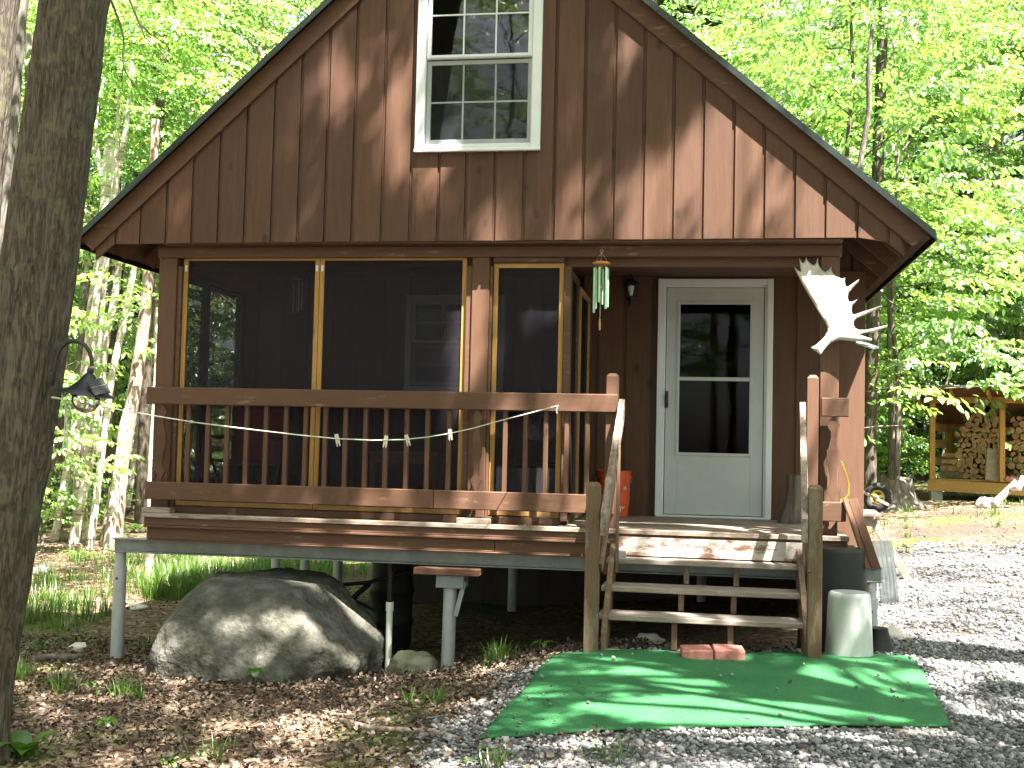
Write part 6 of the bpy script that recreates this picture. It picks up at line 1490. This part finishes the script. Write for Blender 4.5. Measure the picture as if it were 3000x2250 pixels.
# ------------------------------------------------------------------ small plants
def rosette(name, x, y, n, ln, w, label, cat, up=.9, mat='weed', stem=0, group=None):
    z0 = tz(x, y); root_v = []; V, Fq = [], []
    for k in range(n):
        az = 6.28 * k / n + rng.normal(0, .3); l_ = ln * rng.uniform(.7, 1.1); b0 = np.array((x, y, z0 + stem)); prev = None; el = up + rng.normal(0, .12)
        for j in range(7):
            t = j / 6; e2 = el - 1.1 * t * t * (1.1 - up * .5); p = b0 + np.array((math.cos(az) * l_ * t * math.cos(e2), math.sin(az) * l_ * t * math.cos(e2), l_ * t * math.sin(max(e2, -.3)))); ww = w * math.sin(math.pi * min(1, .12 + .88 * t)) ** .8 * (1 + .1 * math.sin(j * 2.3)); sd = np.array((-math.sin(az), math.cos(az), 0))
            V += [p + sd * ww + np.array((0, 0, ww * .35)), p, p - sd * ww + np.array((0, 0, ww * .35))]
            if j: b = len(V) - 6; Fq += [(b, b+1, b+4, b+3), (b+1, b+2, b+5, b+4)]
    o = mesh_np(name, V, Fq, M[mat], None, True)
    if stem:
        mb = MB(); mb.tube([(x, y, z0 - .02), (x + .005, y, z0 + stem)], .003, 6)
        root = thing(name, (x, y, z0), label, cat, group); o.name = 'leaves'; o.data.transform(Matrix.Translation((-x, -y, -z0))); o.parent = root; mb.build('stem', M['weed'], root); return root
    solo(o, (x, y, z0)); return tag(o, label, cat, group)
def at(px, py, z=-.25):
    q = P(px, py, z=z)
    for _ in range(10): q = P(px, py, z=tz(q.x, q.y))
    return q.x, q.y
rosette('broad_leaf_plant', *at(75, 2235), 6, .23, .055, 'broad leaved green plant at the foot of the big trunk', 'plant', up=1.15)
rosette('seedling', *at(745, 2030), 5, .10, .03, 'young seedling with broad leaves before the boulder', 'seedling', up=.3, stem=.15, group='seedlings')
rosette('seedling', *at(1590, 1912, -.05), 5, .12, .022, 'seedling in the light at the gravel edge left of the steps', 'seedling', up=.6, stem=.06, group='seedlings')
rosette('weed_clump', *at(1265, 2070), 9, .14, .008, 'bright weed clump on the dead leaves near the gravel edge', 'weed', up=1.0)
rosette('seedling', *at(310, 2140), 6, .09, .022, 'small seedling on the leaf litter left of the boulder', 'seedling', up=.4, stem=.05, group='seedlings')
k = 0
for px, py, lab in ((500, 2235, 'low weed at the bottom edge left of centre'), (590, 2225, 'low weed in the dead leaves near the bottom edge'), (1440, 2205, 'green weed on the gravel before the mat corner'), (1390, 2240, 'weed at the bottom edge below the mat corner'), (260, 2010, 'pale weed on moss near the corner pier'), (150, 2000, 'weed beside the big trunk on the moss'), (1760, 2215, 'thin weed on the gravel below the mat')):
    x, y = at(px, py); rosette('low_weed', x, y, 8, .11, .02, lab, 'weed', up=.55, group='low weeds'); k += 1
FP = []
for px, py in ((240, 1640), (330, 1590), (360, 1620), (120, 1560), (180, 1545), (420, 1560), (2640, 1480), (2700, 1500), (2800, 1500), (640, 1760), (380, 1560)):
    x, y = at(px, py, -.45); FP.append((x, y))
# ferns as individual plants
for i, (x, y) in enumerate(FP):
    V, Fq = [], []; z0 = tz(x, y)
    for k in range(7):
        az = .9 * k + rng.normal(0, .2); l_ = rng.uniform(.28, .42)
        for j in range(11):
            t = (j + 1) / 11; p = np.array((x + math.cos(az) * l_ * t * .85, y + math.sin(az) * l_ * t * .85, z0 + l_ * (1.15 * t - .85 * t * t))); wl_ = .085 * (1 - t) ** .8 + .012
            for sd in (-1, 1):
                d = np.array((math.cos(az + sd * 1.2), math.sin(az + sd * 1.2), -.25)); e = np.array((math.cos(az), math.sin(az), .2)) * .014; b = len(V)
                V += [p - e, p + e, p + d * wl_ + e * .3, p + d * wl_ - e * .3]; Fq.append((b, b+1, b+2, b+3))
    o = solo(mesh_np('fern', V, Fq, M['weed'], None), (x, y, z0)); tag(o, 'low green fern on the forest floor ' + ('right of the cabin before the woodshed' if x > 0 else 'left of the cabin'), 'fern', 'ferns')
# fallen sticks and logs
SG = 'fallen sticks'
def stick(pts_, r_, mat, lab, name='fallen_stick'):
    path = []
    for px, py in pts_: x, y = at(px, py); path.append(Vector((x, y, tz(x, y) + r_ + .012)))
    o = MB().tube(path, [r_] * (len(path) - 1) + [r_ * .6], 9).build(name, M[mat], None, smooth=True); tag(solo(o, path[0]), lab, 'stick', SG)
stick([(90, 1948), (150, 1940), (215, 1942), (243, 1936)], .03, 'bark2', 'thick grey stick on the ground beside the big trunk')
stick([(1000, 2125), (1090, 2150), (1200, 2155), (1290, 2165), (1345, 2180)], .016, 'barkred', 'curved bare stick across the leaves left of the mat')
stick([(945, 2098), (1010, 2110), (1040, 2120)], .012, 'bark2', 'short twig on sunlit leaves left of the long stick')
stick([(110, 1530), (220, 1518), (330, 1510), (420, 1500)], .09, 'bark2', 'long fallen log at the edge of the woods on the left', 'fallen_log')
stick([(1100, 2090), (1250, 2065), (1380, 2075), (1480, 2050)], .008, 'barkdk', 'thin dark twig lying towards the mat corner')
# ================================================================== LIGHT, SKY, CAMERA
w = bpy.data.worlds.new("World"); SC.world = w; w.use_nodes = True; nt = w.node_tree
sky = nt.nodes.new('ShaderNodeTexSky'); sky.sky_type = 'NISHITA'; sky.sun_disc = False
sky.sun_elevation = math.asin(SUN.z); sky.sun_rotation = math.atan2(SUN.x, SUN.y); sky.air_density = .8; sky.dust_density = 3.0; sky.ozone_density = 1.0
hs = nt.nodes.new('ShaderNodeHueSaturation'); hs.inputs['Saturation'].default_value = .35; nt.links.new(sky.outputs[0], hs.inputs['Color'])
bg = nt.nodes['Background']; nt.links.new(hs.outputs[0], bg.inputs['Color']); bg.inputs['Strength'].default_value = .055
ld_ = bpy.data.lights.new('sun', 'SUN'); ld_.energy = 5.0; ld_.angle = math.radians(.53); ld_.color = (1.0, .95, .87)
so = bpy.data.objects.new('sun', ld_); link(so); so.rotation_euler = SUN.to_track_quat('Z', 'Y').to_euler(); so.location = SUN * 30
cd = bpy.data.cameras.new('camera'); cam = bpy.data.objects.new('camera', cd); link(cam)
cd.sensor_fit = 'HORIZONTAL'; cd.sensor_width = 36; cd.lens = F / 3000 * 36; cd.clip_end = 2000; cd.clip_start = .05
m3 = Matrix((RR, UU, -FF)).transposed(); cam.matrix_world = Matrix.Translation(CV) @ m3.to_4x4()
SC.camera = cam
SC.view_settings.view_transform = 'Standard'; SC.view_settings.look = 'None'; SC.view_settings.gamma = 1; SC.view_settings.use_curve_mapping = False
SC.view_settings.exposure = 3.15
SC.render.engine = 'CYCLES'
cy = SC.cycles; cy.max_bounces = 7; cy.diffuse_bounces = 4; cy.glossy_bounces = 3; cy.transmission_bounces = 4; cy.transparent_max_bounces = 16; cy.caustics_reflective = False; cy.caustics_refractive = False
cy.use_adaptive_sampling = True; cy.adaptive_threshold = .015; cy.use_denoising = True; cy.sample_clamp_indirect = 6
